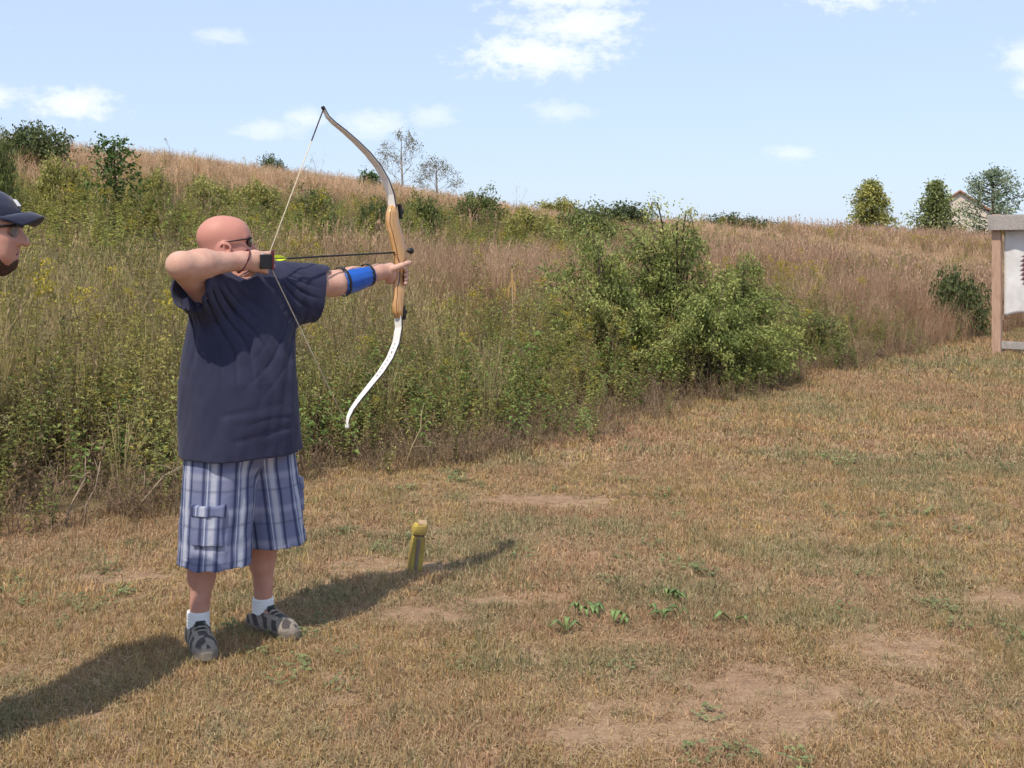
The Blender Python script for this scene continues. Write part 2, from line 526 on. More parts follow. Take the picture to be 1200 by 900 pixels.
def proto_forb(rng, yellow=False):
    b = PB(); h = rng.uniform(.55, .95)
    for s in range(4):
        ang = rng.uniform(0, 6.28); lean = rng.uniform(.1, .55); hh = h * rng.uniform(.6, 1.0)
        p = curve_path(np.array([rng.normal()*.02, rng.normal()*.02, 0]), ang, lean, hh, 6, .9)
        b.stem(p, .004, .0015, (.16, .13, .06, .8))
        for i in range(17):
            t = .15 + .84 * i / 17
            c = np.array([np.interp(t, np.linspace(0, 1, 6), p[:, j]) for j in range(3)])
            a = i * 1.9 + rng.normal() * .4; L = rng.uniform(.055, .1) * (1.1 - .45 * t)
            tt = (0, 0, 0, 0)
            if t < .35 and rng.uniform() < .6: tt = (.2, .14, .08, .9)
            elif yellow and rng.uniform() < .35: tt = (.4, .33, .06, .85)
            b.leaf(c, [np.cos(a), np.sin(a), rng.uniform(-.1, .7)], L, L * .42, None, tt, rng.uniform(.65, 1.3), rng.uniform(.1, .5))
    return b

def proto_bigleaf(rng):
    b = PB()
    for s in range(3):
        ang = rng.uniform(0, 6.28); hh = rng.uniform(.5, .95)
        p = curve_path(np.array([rng.normal()*.03, rng.normal()*.03, 0]), ang, rng.uniform(.15, .7), hh, 6, .9)
        b.stem(p, .006, .002, (.28, .13, .10, .8))
        for i in range(11):
            t = .25 + .74 * i / 11
            c = np.array([np.interp(t, np.linspace(0, 1, 6), p[:, j]) for j in range(3)])
            a = i * 2.4 + rng.normal() * .4; L = rng.uniform(.09, .16) * (1.1 - .4 * t)
            b.leaf(c, [np.cos(a), np.sin(a), rng.uniform(.0, .7)], L, L * .45, None, (0, 0, 0, 0), rng.uniform(.7, 1.3), rng.uniform(.2, .6))
    return b

def proto_clover(rng):
    b = PB()
    for i in range(16):
        a = rng.uniform(0, 6.28); r = .06 * math.sqrt(rng.uniform()); c = np.array([r*np.cos(a), r*np.sin(a), rng.uniform(.008, .03)])
        for k in range(3):
            th = a + k * 2.09
            b.leaf(c, [np.cos(th), np.sin(th), rng.uniform(.1, .5)], .014, .012, None, (0, 0, 0, 0), rng.uniform(.75, 1.25), .1)
    return b

def proto_bluestem(rng, n=34, hmax=1.15, thick=1.0):
    b = PB()
    for i in range(n):
        a = rng.uniform(0, 6.28); r = .06 * math.sqrt(rng.uniform()); ang = a + rng.normal() * .5
        h = hmax * rng.uniform(.55, 1.0); lean = abs(rng.normal()) * .22 + .04
        p = curve_path(np.array([r*np.cos(a), r*np.sin(a), 0]), ang, lean, h, 5, 1.2)
        w = rng.uniform(.003, .0055) * thick
        sd = [np.cos(ang + 1.57 + rng.normal()*.5), np.sin(ang + 1.57 + rng.normal()*.5), 0]
        br = rng.uniform(.7, 1.25)
        b.ribbon(p, [w, w, w*.9, w*.7, w*.3], sd, (0, 0, 0, 0), br)
        if rng.uniform() < .55:    # feathery seed tufts on the upper half
            for k in range(5):
                t = rng.uniform(.55, 1.0); c = np.array([np.interp(t, np.linspace(0, 1, 5), p[:, j]) for j in range(3)])
                s = rng.uniform(.9, 1.3)
                b.leaf(c, rng.normal(size=3)*.5 + [0, 0, 1.2], .05*thick**.5, .009*thick, None, (.42*s, .27*s, .17*s, .55), br, 0)
        elif rng.uniform() < .5:   # leaf blades curling off
            c = p[2]; aa = rng.uniform(0, 6.28)
            b.ribbon([c, c + np.array([np.cos(aa)*.08, np.sin(aa)*.08, .1]), c + np.array([np.cos(aa)*.2, np.sin(aa)*.2, .06])], [w, w*.8, w*.1],
                     [-np.sin(aa), np.cos(aa), 0], (.36, .26, .13, .6), br)
    return b

def proto_tangle(rng):
    b = PB()
    for i in range(26):
        a = rng.uniform(0, 6.28); r = .18 * math.sqrt(rng.uniform()); ang = rng.uniform(0, 6.28)
        p = curve_path(np.array([r*np.cos(a), r*np.sin(a), 0]), ang, rng.uniform(.1, 1.1), rng.uniform(.15, .55), 4, .7)
        s = rng.uniform(.5, 1.4)
        tt = (.25*s, .175*s, .115*s, .95) if rng.uniform() < .65 else (.40*s, .30*s, .18*s, .95)
        b.ribbon(p, [.005, .0045, .004, .002], [np.cos(ang+1.2), np.sin(ang+1.2), .2], tt, rng.uniform(.7, 1.2))
        for k in range(2):
            c = p[rng.integers(1, 4)]
            b.leaf(c, rng.normal(size=3), rng.uniform(.03, .07), rng.uniform(.012, .025), None, (.27*s, .18*s, .12*s, .95), rng.uniform(.6, 1.2), .3)
    return b

def proto_deadstem(rng):
    b = PB()
    for s_ in range(3):
        ang = rng.uniform(0, 6.28); h = rng.uniform(.8, 1.3)
        p = curve_path(np.array([rng.normal()*.04, rng.normal()*.04, 0]), ang, rng.uniform(.03, .35), h, 6, 1.1)
        s = rng.uniform(.8, 1.7); tt = (.22*s, .155*s, .10*s, .95)
        b.stem(p, .004, .0015, tt)
        for i in range(9):
            t = rng.uniform(.45, 1.0); c = np.array([np.interp(t, np.linspace(0, 1, 6), p[:, j]) for j in range(3)])
            a = rng.uniform(0, 6.28); L = rng.uniform(.06, .16)
            q = [c, c + np.array([np.cos(a)*L*.5, np.sin(a)*L*.5, L*.7]), c + np.array([np.cos(a)*L*.8, np.sin(a)*L*.8, L*1.3])]
            b.ribbon(q, [.003, .0025, .0015], [-np.sin(a), np.cos(a), 0], tt)
            for k in range(3):
                b.leaf(q[2], rng.normal(size=3) + [0, 0, .5], .025, .012, None, tt, rng.uniform(.7, 1.2), 0)
    return b

def proto_collection(name, builders, mat):
    c = bpy.data.collections.new(name)
    for i, b in enumerate(builders):
        o = bpy.data.objects.new('%s_%02d' % (name, i), b.mesh('%s_%02d' % (name, i), mat))
        c.objects.link(o)
    return c

def scatter(name, pts, rot, scl, idx, col, coll, label=None):
    me = bpy.data.meshes.new(name)
    me.vertices.add(len(pts)); me.vertices.foreach_set('co', np.asarray(pts, np.float32).ravel())
    set_attr(me, 'rot', 'FLOAT_VECTOR', rot); set_attr(me, 'scl', 'FLOAT_VECTOR', scl)
    set_attr(me, 'idx', 'INT', idx)
    set_attr(me, 'col', 'FLOAT_COLOR', np.concatenate([col, np.ones((len(col), 1))], 1))
    o = bpy.data.objects.new(name, me); COL.objects.link(o)
    ng = bpy.data.node_groups.new(name, 'GeometryNodeTree')
    ng.interface.new_socket('Geometry', in_out='INPUT', socket_type='NodeSocketGeometry')
    ng.interface.new_socket('Geometry', in_out='OUTPUT', socket_type='NodeSocketGeometry')
    N = ng.nodes; L = ng.links
    gi = N.new('NodeGroupInput'); go = N.new('NodeGroupOutput')
    ci = N.new('GeometryNodeCollectionInfo'); ci.inputs['Collection'].default_value = coll
    ci.inputs['Separate Children'].default_value = True; ci.inputs['Reset Children'].default_value = True
    ip = N.new('GeometryNodeInstanceOnPoints'); ip.inputs['Pick Instance'].default_value = True
    def named(nm, typ):
        a = N.new('GeometryNodeInputNamedAttribute'); a.data_type = typ; a.inputs['Name'].default_value = nm
        return a.outputs['Attribute']
    er = N.new('FunctionNodeEulerToRotation')
    L.new(gi.outputs[0], ip.inputs['Points']); L.new(ci.outputs[0], ip.inputs['Instance'])
    L.new(named('idx', 'INT'), ip.inputs['Instance Index'])
    L.new(named('rot', 'FLOAT_VECTOR'), er.inputs[0]); L.new(er.outputs[0], ip.inputs['Rotation'])
    L.new(named('scl', 'FLOAT_VECTOR'), ip.inputs['Scale'])
    L.new(ip.outputs[0], go.inputs[0])
    md = o.modifiers.new('plants', 'NODES'); md.node_group = ng
    return tag(o, label, kind='stuff')

# ------------------------------------------------------------------ the mown lawn
rng = np.random.default_rng(11)
lawn_protos = proto_collection('lawn_tuft',
    [proto_lawn(rng, 20, 1.0) for _ in range(6)] + [proto_lawn(rng, 20, 1.5) for _ in range(5)] + [proto_lawn(rng, 16, 2.1) for _ in range(4)] + [proto_clover(rng) for _ in range(3)], M_LAWN)
def lawn_zone(y0, y1, dens, i0, i1, sc):
    xr = lambda y: (-0.5 * y - 1.3, 0.5 * y + 1.6)
    A = 0; pts = []
    n = int(dens * (y1 - y0) * (xr(y1)[1] - xr(y1)[0]))
    y = rng.uniform(y0, y1, n); xa = xr(y1)[0]; xb = xr(y1)[1]; x = rng.uniform(xa, xb, n)
    keep = (x > -0.5*y - 1.3) & (x < 0.5*y + 1.6) & (edge_w(x, y) < 0.35 + 0.25*wave(x, y, 2.5))
    x = x[keep]; y = y[keep]
    bare = bare_amount(x, y)
    keep = rng.uniform(size=len(x)) > bare * 0.86
    x = x[keep]; y = y[keep]; n = len(x)
    g = np.clip(green_amount(x, y) + rng.normal(size=n) * .22 + .06 + .7 * (rng.uniform(size=n) < .11), 0, 1)[:, None]
    dry = np.array([0.475, 0.31, 0.145]) * rng.uniform(.68, 1.3, (n, 1)) + rng.normal(size=(n, 3)) * .022
    red = np.array([0.45, 0.265, 0.16])
    rr = (ss(wave(x, y, 0.9, 7.0) + .5*wave(x, y, 3.7, 2.0), -.3, .7))[:, None] * .8
    dry = dry * (1 - rr) + red * rr
    grn = np.array([0.25, 0.25, 0.125]) * rng.uniform(.75, 1.25, (n, 1))
    col = np.clip(dry * (1 - g) + grn * g, .02, .7)
    h = sc * rng.uniform(.75, 1.3, n) * (1 + .35 * g[:, 0]) * (1 - .4 * bare_amount(x, y))
    h *= 1 + .35 * wave(x, y, 3.0, 3.0)
    idl = rng.integers(i0, i1, n)
    clo = (rng.uniform(size=n) < .035 * ss(wave(x, y, 2.3, 9.0), .1, .9)) & (y < 9)
    idl = np.where(clo, rng.integers(15, 18, n), idl)
    col = np.where(clo[:, None], np.array([.20, .235, .10]) * rng.uniform(.8, 1.25, (n, 1)), col)
    return (np.stack([x, y, ground_z(x, y)], 1), np.stack([rng.normal(size=n)*.12, rng.normal(size=n)*.12, rng.uniform(0, 6.28, n)], 1),
            np.stack([sc*np.ones(n), sc*np.ones(n), h], 1), idl, col)
Z = [lawn_zone(2.9, 5.2, 1250, 0, 6, 1.0), lawn_zone(5.2, 8.5, 700, 0, 11, 1.1), lawn_zone(8.5, 14, 260, 6, 15, 1.5), lawn_zone(14, 27, 90, 11, 15, 2.2)]
scatter('lawn_grass', *[np.concatenate([z[i] for z in Z]) for i in range(5)], lawn_protos, 'short dry mown grass covering the range floor')

# ------------------------------------------------------------------ the tall meadow
rng = np.random.default_rng(5)
gr = [proto_goldenrod(rng, f) for f in (2, 2, 1, 1, 0, 0)]              # 0-5
gr += [proto_forb(rng, y) for y in (False, False, False, True)]          # 6-9
gr += [proto_bluestem(rng) for _ in range(4)]                           # 10-13
gr += [proto_tangle(rng) for _ in range(3)]                             # 14-16
gr += [proto_deadstem(rng) for _ in range(3)]                           # 17-19
gr += [proto_bluestem(rng, 26, 1.05, 2.4) for _ in range(3)]            # 20-22 (far, coarser)
gr += [proto_bigleaf(rng) for _ in range(3)]                            # 23-25
mead_protos = proto_collection('meadow_plant', gr, M_PLANT)

MP = {'goldenrod': [], 'grass': []}
def mead_zone(x0, x1, y0, y1, dens, wlo, whi, smin, smax, far, sc):
    n = int(dens * (x1 - x0) * (y1 - y0))
    x = rng.uniform(x0, x1, n); y = rng.uniform(y0, y1, n)
    w = edge_w(x, y) + 0.22 * wave(x, y, 2.2); s = line_s(x, y)
    k = (w > wlo) & (w < whi) & (s > smin) & (s < smax) & (x > -0.56*y - 3) & (x < 0.52*y + 4)
    x, y, w, s = x[k], y[k], w[k], s[k]; n = len(x)
    nz = wave(x, y, .35, 2.0); nz2 = wave(x, y, .9, 6.0)
    # what grows where
    p_grass = np.clip(0.03 + 0.78 * ss(w, 2.6, 4.6) * ss(s, 9.0, 13.0) + .18*ss(w, 1, 4)*(1-ss(s, 9.0, 13)) - 0.76 * ss(w, 6.8, 8.6) * (1 - ss(w, 13.0, 15.0)) * (1 - ss(s, 40, 55))
                      + 0.9 * ss(w, 13.0, 15.0) + 0.8 * ss(s, 45, 60) + 0.22 * nz * ss(w, .8, 3), 0.03, 0.97)
    p_grass = np.where((w < 2.2) & (s > 16.5), np.maximum(p_grass, .30 + .45*ss(s, 17.5, 20)), p_grass)
    u = rng.uniform(size=n); v = rng.uniform(size=n)
    kind = np.where(u < p_grass, 2, np.where(v < .46, 0, np.where(v < .82, 1, np.where(v < .88, 4, 3))))
    kind = np.where((w < .55) & (rng.uniform(size=n) < .55), 3, kind)
    kind = np.where((s > 52) & (w > 24) & (w < 40) & (rng.uniform(size=n) < .7), 0, kind)
    idx = np.zeros(n, int); col = np.zeros((n, 3)); h = np.ones(n)
    b = rng.uniform(.72, 1.28, (n, 1))
    k0 = kind == 0
    fl = rng.uniform(size=n) + .35 * nz2
    idx[k0] = np.where(fl[k0] > .93, rng.integers(0, 2, k0.sum()), np.where(fl[k0] > .5, rng.integers(2, 4, k0.sum()), rng.integers(4, 6, k0.sum())))
    fl = np.where((s > 52) & (w > 24), 1.5, fl)
    idx[k0] = np.where(fl[k0] > 1.4, rng.integers(0, 2, k0.sum()), idx[k0])
    g = np.clip(.5 + .5 * nz2 + rng.normal(size=n) * .25, 0, 1)[:, None]
    col[k0] = ((np.array([.46, .42, .14]) * g + np.array([.23, .27, .085]) * (1 - g)) * b)[k0]
    k1 = kind == 1
    idx[k1] = rng.integers(6, 10, k1.sum()); col[k1] = ((np.array([.21, .28, .085]) * (1-g) + np.array([.42, .415, .14]) * g) * b)[k1]
    k2 = kind == 2
    idx[k2] = rng.integers(20, 23, k2.sum()) if far else rng.integers(10, 14, k2.sum())
    ridge = (ss(w, 12.5, 15.0) * (1 - ss(s, 45, 62)))[:, None]
    olive = (1 - ss(s, 8, 13))[:, None] * .75
    red = (np.array([.45, .28, .19]) * (1 - g) + np.array([.54, .37, .23]) * g)
    red = red * (1 - olive) + np.array([.44, .385, .16]) * olive
    tan = np.array([.72, .50, .31])
    col[k2] = ((red * (1 - ridge) + tan * ridge) * b)[k2]
    bandm = (ss(w, 6.5, 9) * (1 - ss(w, 13.0, 15.0)) * (1 - ss(s, 40, 55)))[:, None]
    lush = np.where((k0 | k1)[:, None], 1 + bandm * np.array([.25, .28, .05]), 1.0)
    col = col * lush
    kind = np.where((kind >= 3) & (bandm[:, 0] > .5) & (rng.uniform(size=n) < .7), 1, kind)
    kx = (kind == 1) & ~k1
    idx[kx] = rng.integers(6, 10, kx.sum()); col[kx] = np.array([.26, .30, .09])
    kb = (kind == 1) & (w < 2.4) & (rng.uniform(size=n) < .22)
    idx[kb] = rng.integers(23, 26, kb.sum()); col[kb] = (np.array([.20, .29, .08]) * b)[kb]
    k3 = kind == 3; idx[k3] = rng.integers(14, 17, k3.sum()); col[k3] = (.2, .14, .09)
    k4 = kind == 4; idx[k4] = rng.integers(17, 20, k4.sum()); col[k4] = (.2, .14, .09)
    h = sc * rng.uniform(.75, 1.12, n) * (0.52 + 0.48 * ss(w, -.1, 1.4)) * (1 + .12 * nz)
    h = np.where(k2, h * (1 + .1 * ss(s, 14, 20)), h)
    h = np.where(k2, h * (1 - .38 * ridge[:, 0]) * (1 - .3 * ss(w, 5, 9) * (1 - ss(s, 45, 60))), h)
    h = np.where(~k2, h * (1 - .25 * ss(w, 8, 11)), h)
    h = np.where(k0 & (w > 10), h * .85, h)
    z = ground_z(x, y) - .01
    P = np.stack([x, y, z], 1); rot = np.stack([rng.normal(size=n)*.09, rng.normal(size=n)*.09, rng.uniform(0, 6.28, n)], 1)
    S3 = np.stack([h * sc**.5, h * sc**.5, h], 1)
    for nm, kk in (('grass', k2), ('goldenrod', ~k2)):
        MP[nm].append((P[kk], rot[kk], S3[kk], idx[kk], col[kk]))
mead_zone(-12, 14, 2.0, 26, 54, -0.12, 2.6, -4, 21, False, 1.0)
mead_zone(-14, 16, 4.0, 32, 24, 2.6, 7.0, -4, 26, False, 1.0)
mead_zone(-8, 34, 18, 42, 14, -0.1, 7.0, 21, 50, True, 1.05)
mead_zone(-32, 30, 5.0, 60, 13, 6.8, 31, -8, 50, True, 1.1)
mead_zone(-5, 80, 30, 125, 3.2, 0.0, 60, 50, 125, True, 1.45)
for nm, label in (('goldenrod', 'tangle of goldenrod, leafy weeds and dead stems along the mown edge'), ('grass', 'tall reddish tan bunch grass covering the hillside')):
    scatter('meadow_weeds' if nm == 'goldenrod' else 'meadow_grass', *[np.concatenate([z[i] for z in MP[nm]]) for i in range(5)], mead_protos, label)

# ------------------------------------------------------------------ shrubs and trees
def leaves_mesh(name, C, D, L, W, tint, bri, droop=0.2):
    """C centres, D directions: one folded diamond leaf for each"""
    n = len(C)
    D = D / (np.linalg.norm(D, axis=1)[:, None] + 1e-9)
    rnd = np.random.default_rng(n).normal(size=(n, 3)) * .6 + np.array([0, 0, 1.0])
    S = np.cross(D, rnd); S /= np.linalg.norm(S, axis=1)[:, None] + 1e-9
    Nn = np.cross(S, D)
    L = L[:, None]; W = W[:, None]
    mid = C + D * L * .45; tip = C + D * L - np.array([0, 0, 1.0]) * droop * L
    V = np.stack([C, mid - S*W/2 + Nn*W*.15, tip, mid + S*W/2 + Nn*W*.15], 1).reshape(-1, 3)
    i = np.arange(n)[:, None] * 4
    Fc = np.concatenate([i + np.array([[0, 1, 2]]), i + np.array([[0, 2, 3]])], 0)
    me = np_mesh(name, V, Fc, smooth=False)
    set_attr(me, 'tint', 'FLOAT_COLOR', np.repeat(np.concatenate([tint, np.ones((n, 1))], 1), 4, 0))
    set_attr(me, 'bri', 'FLOAT', np.repeat(bri, 4))
    me.materials.append(M_LEAF)
    return me

def bez(a, b, c, k):
    t = np.linspace(0, 1, k)[:, None]
    return a * (1-t)**2 + 2*t*(1-t)*b + t*t*c

def shrub_meshes(seed, rx, ry, h, nspray, lps, leaf, cols, lumpy=.35, arch=.5, stray=3, tight=.075):
    """arching canes from a crown of stems, leaves along each spray; returns stem and leaf meshes (base at origin)"""
    rg = np.random.default_rng(seed)
    mb = MB(); C = []; D = []; TT = []; BB = []
    lob = [(rg.uniform(0, 6.28), rg.uniform(.2, .9), rg.uniform(.7, 1.2)) for _ in range(9)]
    for i in range(nspray):
        a = rg.uniform(0, 6.28); el = math.asin(rg.uniform(0.02, 1.0) ** .8)
        rad = 1.0
        for (la, le, lr) in lob:
            dd = math.acos(max(-1, min(1, math.cos(el)*math.cos(le)*math.cos(a-la) + math.sin(el)*math.sin(le))))
            rad += lumpy * (lr - 1.0) * 2.2 * math.exp(-(dd/.55)**2)
        rad *= rg.uniform(.72, 1.05)
        end = np.array([rx*math.cos(el)*math.cos(a)*rad, ry*math.cos(el)*math.sin(a)*rad, h*(.12 + .88*math.sin(el))*rad])
        base = np.array([rg.normal()*.06*rx, rg.normal()*.06*ry, 0])
        ctrl = np.array([end[0]*.45, end[1]*.45, end[2]*(.85 + arch*.5) + .1*h])
        if i < stray: end = end * np.array([1.32, 1.32, 1.12]); ctrl = ctrl * np.array([1, 1, 1.3])
        p = bez(base, ctrl, end, 7)
        if i % 4 == 0 or i < stray: mb.tube(p, np.linspace(.012, .003, 7) * (h / 1.6 + .2), 4, False)
        m = lps
        t = rg.uniform(.35, 1.0, m) ** .8
        q = np.stack([np.interp(t, np.linspace(0, 1, 7), p[:, j]) for j in range(3)], 1)
        spread = tight * (rx + h) * .5 * (1.15 - t)[:, None] + leaf * .6
        c = q + rg.normal(size=(m, 3)) * spread
        c[:, 2] = np.maximum(c[:, 2], .03)
        d = rg.normal(size=(m, 3)) * .8 + (end - ctrl) / (np.linalg.norm(end - ctrl) + 1e-6) * .7 + np.array([0, 0, .25])
        C.append(c); D.append(d)
        ci = rg.uniform(0, 1) * .7 + rg.uniform(0, .3, m)
        ci = ci[:, None]
        TT.append(np.asarray(cols[0]) * (1 - ci) + np.asarray(cols[1]) * ci)
        BB.append(rg.uniform(.65, 1.35, m))
    C = np.concatenate(C); D = np.concatenate(D); TT = np.concatenate(TT); BB = np.concatenate(BB)
    L = leaf * rg.uniform(.7, 1.4, len(C)); W = L * rg.uniform(.42, .62, len(C))
    V = np.concatenate(mb.V); sm = bpy.data.meshes.new('stems'); sm.from_pydata([tuple(v) for v in V], [], mb.Fq); sm.update()
    sm.materials.append(M_BARK)
    return sm, leaves_mesh('foliage', C, D, L, W, TT, BB)

def shrub(name, meshes, x, y, sc, rz, label, cat='shrub', group=None, sink=.05):
    r = empty(name, (x, y, float(ground_z(x, y)) - sink), rz)
    r.scale = sc if isinstance(sc, tuple) else (sc, sc, sc)
    tag(r, label, cat, group)
    link_mesh('stems', meshes[0], None, r); link_mesh('foliage', meshes[1], None, r)
    return r

ROSE = ((.15, .205, .06), (.43, .44, .14))
bush = empty('rose_bush', (1.98, 13.35, float(ground_z(1.98, 13.35)) - .05), .2)
tag(bush, 'big dark green arching bush spilling over the mown edge, largest of all shrubs', 'bush')
for (ox, oy, rx, ry, hh, ns, sd_, st_) in ((-.05, .1, .9, .85, 1.95, 135, 3, 34), (-.95, -.1, 1.0, .75, 1.5, 105, 4, 24), (.75, -.1, .85, .75, 1.5, 105, 8, 24), (.1, -.75, .95, .5, 1.1, 80, 12, 14)):
    sm_, fm_ = shrub_meshes(sd_, rx, ry, hh, ns, 150, .036, ROSE, .6, .62, st_, .06)
    link_mesh('stems', sm_, None, bush, (ox, oy, 0)); link_mesh('foliage', fm_, None, bush, (ox, oy, 0))

SH_A = shrub_meshes(21, 1.0, 1.0, 1.0, 90, 60, .07, ((.11, .145, .048), (.25, .27, .09)), .5, .3, 4)
SH_B = shrub_meshes(22, 1.0, 1.0, 1.0, 80, 60, .075, ((.22, .235, .075), (.42, .38, .12)), .5, .2, 3)
SH_C = shrub_meshes(23, 1.1, 1.0, .8, 80, 60, .07, ((.07, .10, .038), (.155, .18, .065)), .55, .4, 6)
def hill_spot(px, w):
    """a spot on the hillside w metres up from the mown edge line, in the direction of a picture column"""
    u = (px - 600) / F
    d = (w + (P0[0]*N_LINE[0] + P0[1]*N_LINE[1])) / (u * N_LINE[0] + N_LINE[1])
    return u * d, d
HS = 'shrubs on the hillside'
for (px, wpx, top, w, ms, rz, lab) in [
    (36, 116, 140, 16.0, SH_C, 0.3, 'dark low thicket on the hill crest at the far left of the photo'),
    (2, 50, 146, 10.5, SH_A, 1.0, 'tall dark green shrub above the navy cap at the left photo edge'),
    (72, 96, 178, 11.0, SH_B, 2.0, 'yellow green shrub below the dark thicket on the crest'),
    (182, 80, 194, 11.0, SH_B, 4.1, 'yellow green shrub right of the slim upright sapling'),
    (240, 104, 202, 11.5, SH_B, .7, 'yellowish shrub on the slope directly above the bald head'),
    (304, 104, 208, 11.5, SH_B, 3.3, 'pale green shrub below the crest, left of the bow string'),
    (370, 84, 212, 10.5, SH_A, 2.5, 'round dark green shrub behind the bow string'),
    (434, 70, 230, 10.0, SH_C, 5.0, 'dark shrub just left of the top of the wooden riser'),
    (499, 92, 222, 10.5, SH_A, 1.2, 'green shrub right of the upper bow limb, below the bare tree'),
    (557, 100, 217, 12.0, SH_A, 4.4, 'taller green shrub whose top nears the skyline right of the bow'),
    (620, 104, 240, 10.5, SH_B, 2.9, 'low light green shrub on the slope in the centre of the photo'),
    (688, 112, 233, 9.0, SH_A, .2, 'wide green shrub on the slope left of the big rose bush'),
    (722, 124, 236, 15.0, SH_C, 3.8, 'dark shrub on the skyline behind the left of the big bush'),
    (652, 84, 229, 21.0, SH_B, 5.5, 'small olive shrub on the crest, centre of the skyline'),
    (866, 118, 249, 23.0, SH_C, .9, 'long dark green thicket on the crest right of the big bush'),
    (926, 70, 258, 23.5, SH_B, 2.2, 'olive shrub at the right end of the crest thicket'),
    (322, 52, 180, 24.0, SH_C, 1.7, 'small green shrub on the crest behind the bow string'),
]:
    x, y = hill_spot(px, w)
    nat = max(v.co.z for v in ms[1].vertices) * .93; natw = 2.1
    hgt = 1.04 * max(CAM_H - (top - HOR) * y / F - float(ground_z(x, y)), .55)
    k = wpx * y / F / natw
    shrub('hill_shrub', ms, x, y, (k, k * .9, hgt / nat), rz, lab, 'shrub', HS)
# shrubs near the mown edge
shrub('edge_shrub', SH_C, 8.0, 20.35, (.62, .6, 1.5), .5, 'dark bramble shrub beside the wooden post of the target stand', 'shrub')
shrub('edge_shrub', SH_A, 4.15, 15.9, (.62, .6, .72), 2.5, 'light green leafy shrub at the mown edge right of the big bush', 'shrub')

def sapling(px, w, top, lab, seed):
    rg = np.random.default_rng(seed); x, y = hill_spot(px, w)
    h = CAM_H - (top - HOR) * y / F - float(ground_z(x, y))
    r = empty('sapling', (x, y, float(ground_z(x, y)) - .05)); tag(r, lab, 'sapling')
    mb = MB(); mb.tube([(0, 0, 0), (.03, .02, h*.5), (0, 0, h)], [.03, .02, .006], 6); C = []; D = []
    for i in range(34):
        z = h * (.22 + .78 * i / 34); a = i * 2.4; L = (h - z) * .32 + .22
        e = np.array([math.cos(a)*L, math.sin(a)*L, z + L*.5]); p = bez(np.array([0, 0, z]), np.array([math.cos(a)*L*.6, math.sin(a)*L*.6, z + .05]), e, 4)
        mb.tube(p, [.008, .006, .004, .002], 3, False)
        t = rg.uniform(.1, 1.05, 26); q = np.stack([np.interp(t, np.linspace(0, 1, 4), p[:, j]) for j in range(3)], 1)
        C.append(q + rg.normal(size=(26, 3)) * .05); D.append(rg.normal(size=(26, 3)) + [0, 0, .2])
    C = np.concatenate(C); n = len(C); c = rg.uniform(size=(n, 1))
    mb.build('trunk', M_BARK, r)
    link_mesh('crown', leaves_mesh('crown', C, np.concatenate(D), rg.uniform(.06, .12, n), rg.uniform(.035, .06, n), np.array([.06, .11, .03])*(1-c) + np.array([.13, .19, .05])*c, rg.uniform(.7, 1.3, n)), None, r)
sapling(133, 10.0, 164, 'slim upright green sapling on the slope near the left photo edge', 4)
sapling(433, 19.0, 204, 'tiny bright green sapling on the crest beside the upper bow limb', 9)

M_GREYBARK = simple_mat('grey_bark', (.34, .31, .29), .9, .1, .2, 20)
def bare_tree(px, w, top, lab, seed):
    rg = np.random.default_rng(seed); x, y = hill_spot(px, w)
    h = CAM_H - (top - HOR) * y / F - float(ground_z(x, y))
    r = empty('bare_tree', (x, y, float(ground_z(x, y)) - .1)); tag(r, lab, 'tree')
    tr = MB(); tr.tube([(0, 0, 0), (.05, 0, h*.4), (0, .03, h*.75), (.02, 0, h)], [.07, .05, .03, .008], 6)
    tr.build('trunk', M_GREYBARK, r)
    tw = MB(); C = []; D = []
    def grow(b, d, L, rad, dep):
        e = b + d * L; m = (b + e) / 2 + rg.normal(size=3) * L * .08
        tw.tube([b, m, e], [rad*.75, rad*.6, rad*.35], 3, False)
        if dep >= 2: C.append(e + rg.normal(size=(2, 3))*.06); D.append(rg.normal(size=(2, 3)))
        if dep < 3:
            for _ in range(3):
                grow(b + (e - b) * rg.uniform(.4, 1), nrm(d + rg.normal(size=3) * .55 + [0, 0, .15]), L * rg.uniform(.45, .7), rad * .5, dep + 1)
    for i in range(16):
        z = h * (.25 + .72 * i / 16); a = i * 2.4 + rg.normal()*.3
        grow(np.array([0, 0, z]), nrm([math.cos(a), math.sin(a), .7]), (h - z) * .38 + .28, .016, 0)
    tw.build('branches', M_GREYBARK, r)
    C = np.concatenate(C); n = len(C)
    link_mesh('crown', leaves_mesh('crown', C, np.concatenate(D), rg.uniform(.05, .1, n), rg.uniform(.03, .05, n), np.tile([[.26, .25, .19]], (n, 1)), rg.uniform(.7, 1.3, n)), None, r)
bare_tree(470, 24.5, 156, 'nearly leafless grey tree standing on the skyline right of the upper bow limb', 2)
bare_tree(511, 24.5, 188, 'small bare grey sapling on the skyline, lower neighbour of the leafless tree', 6)

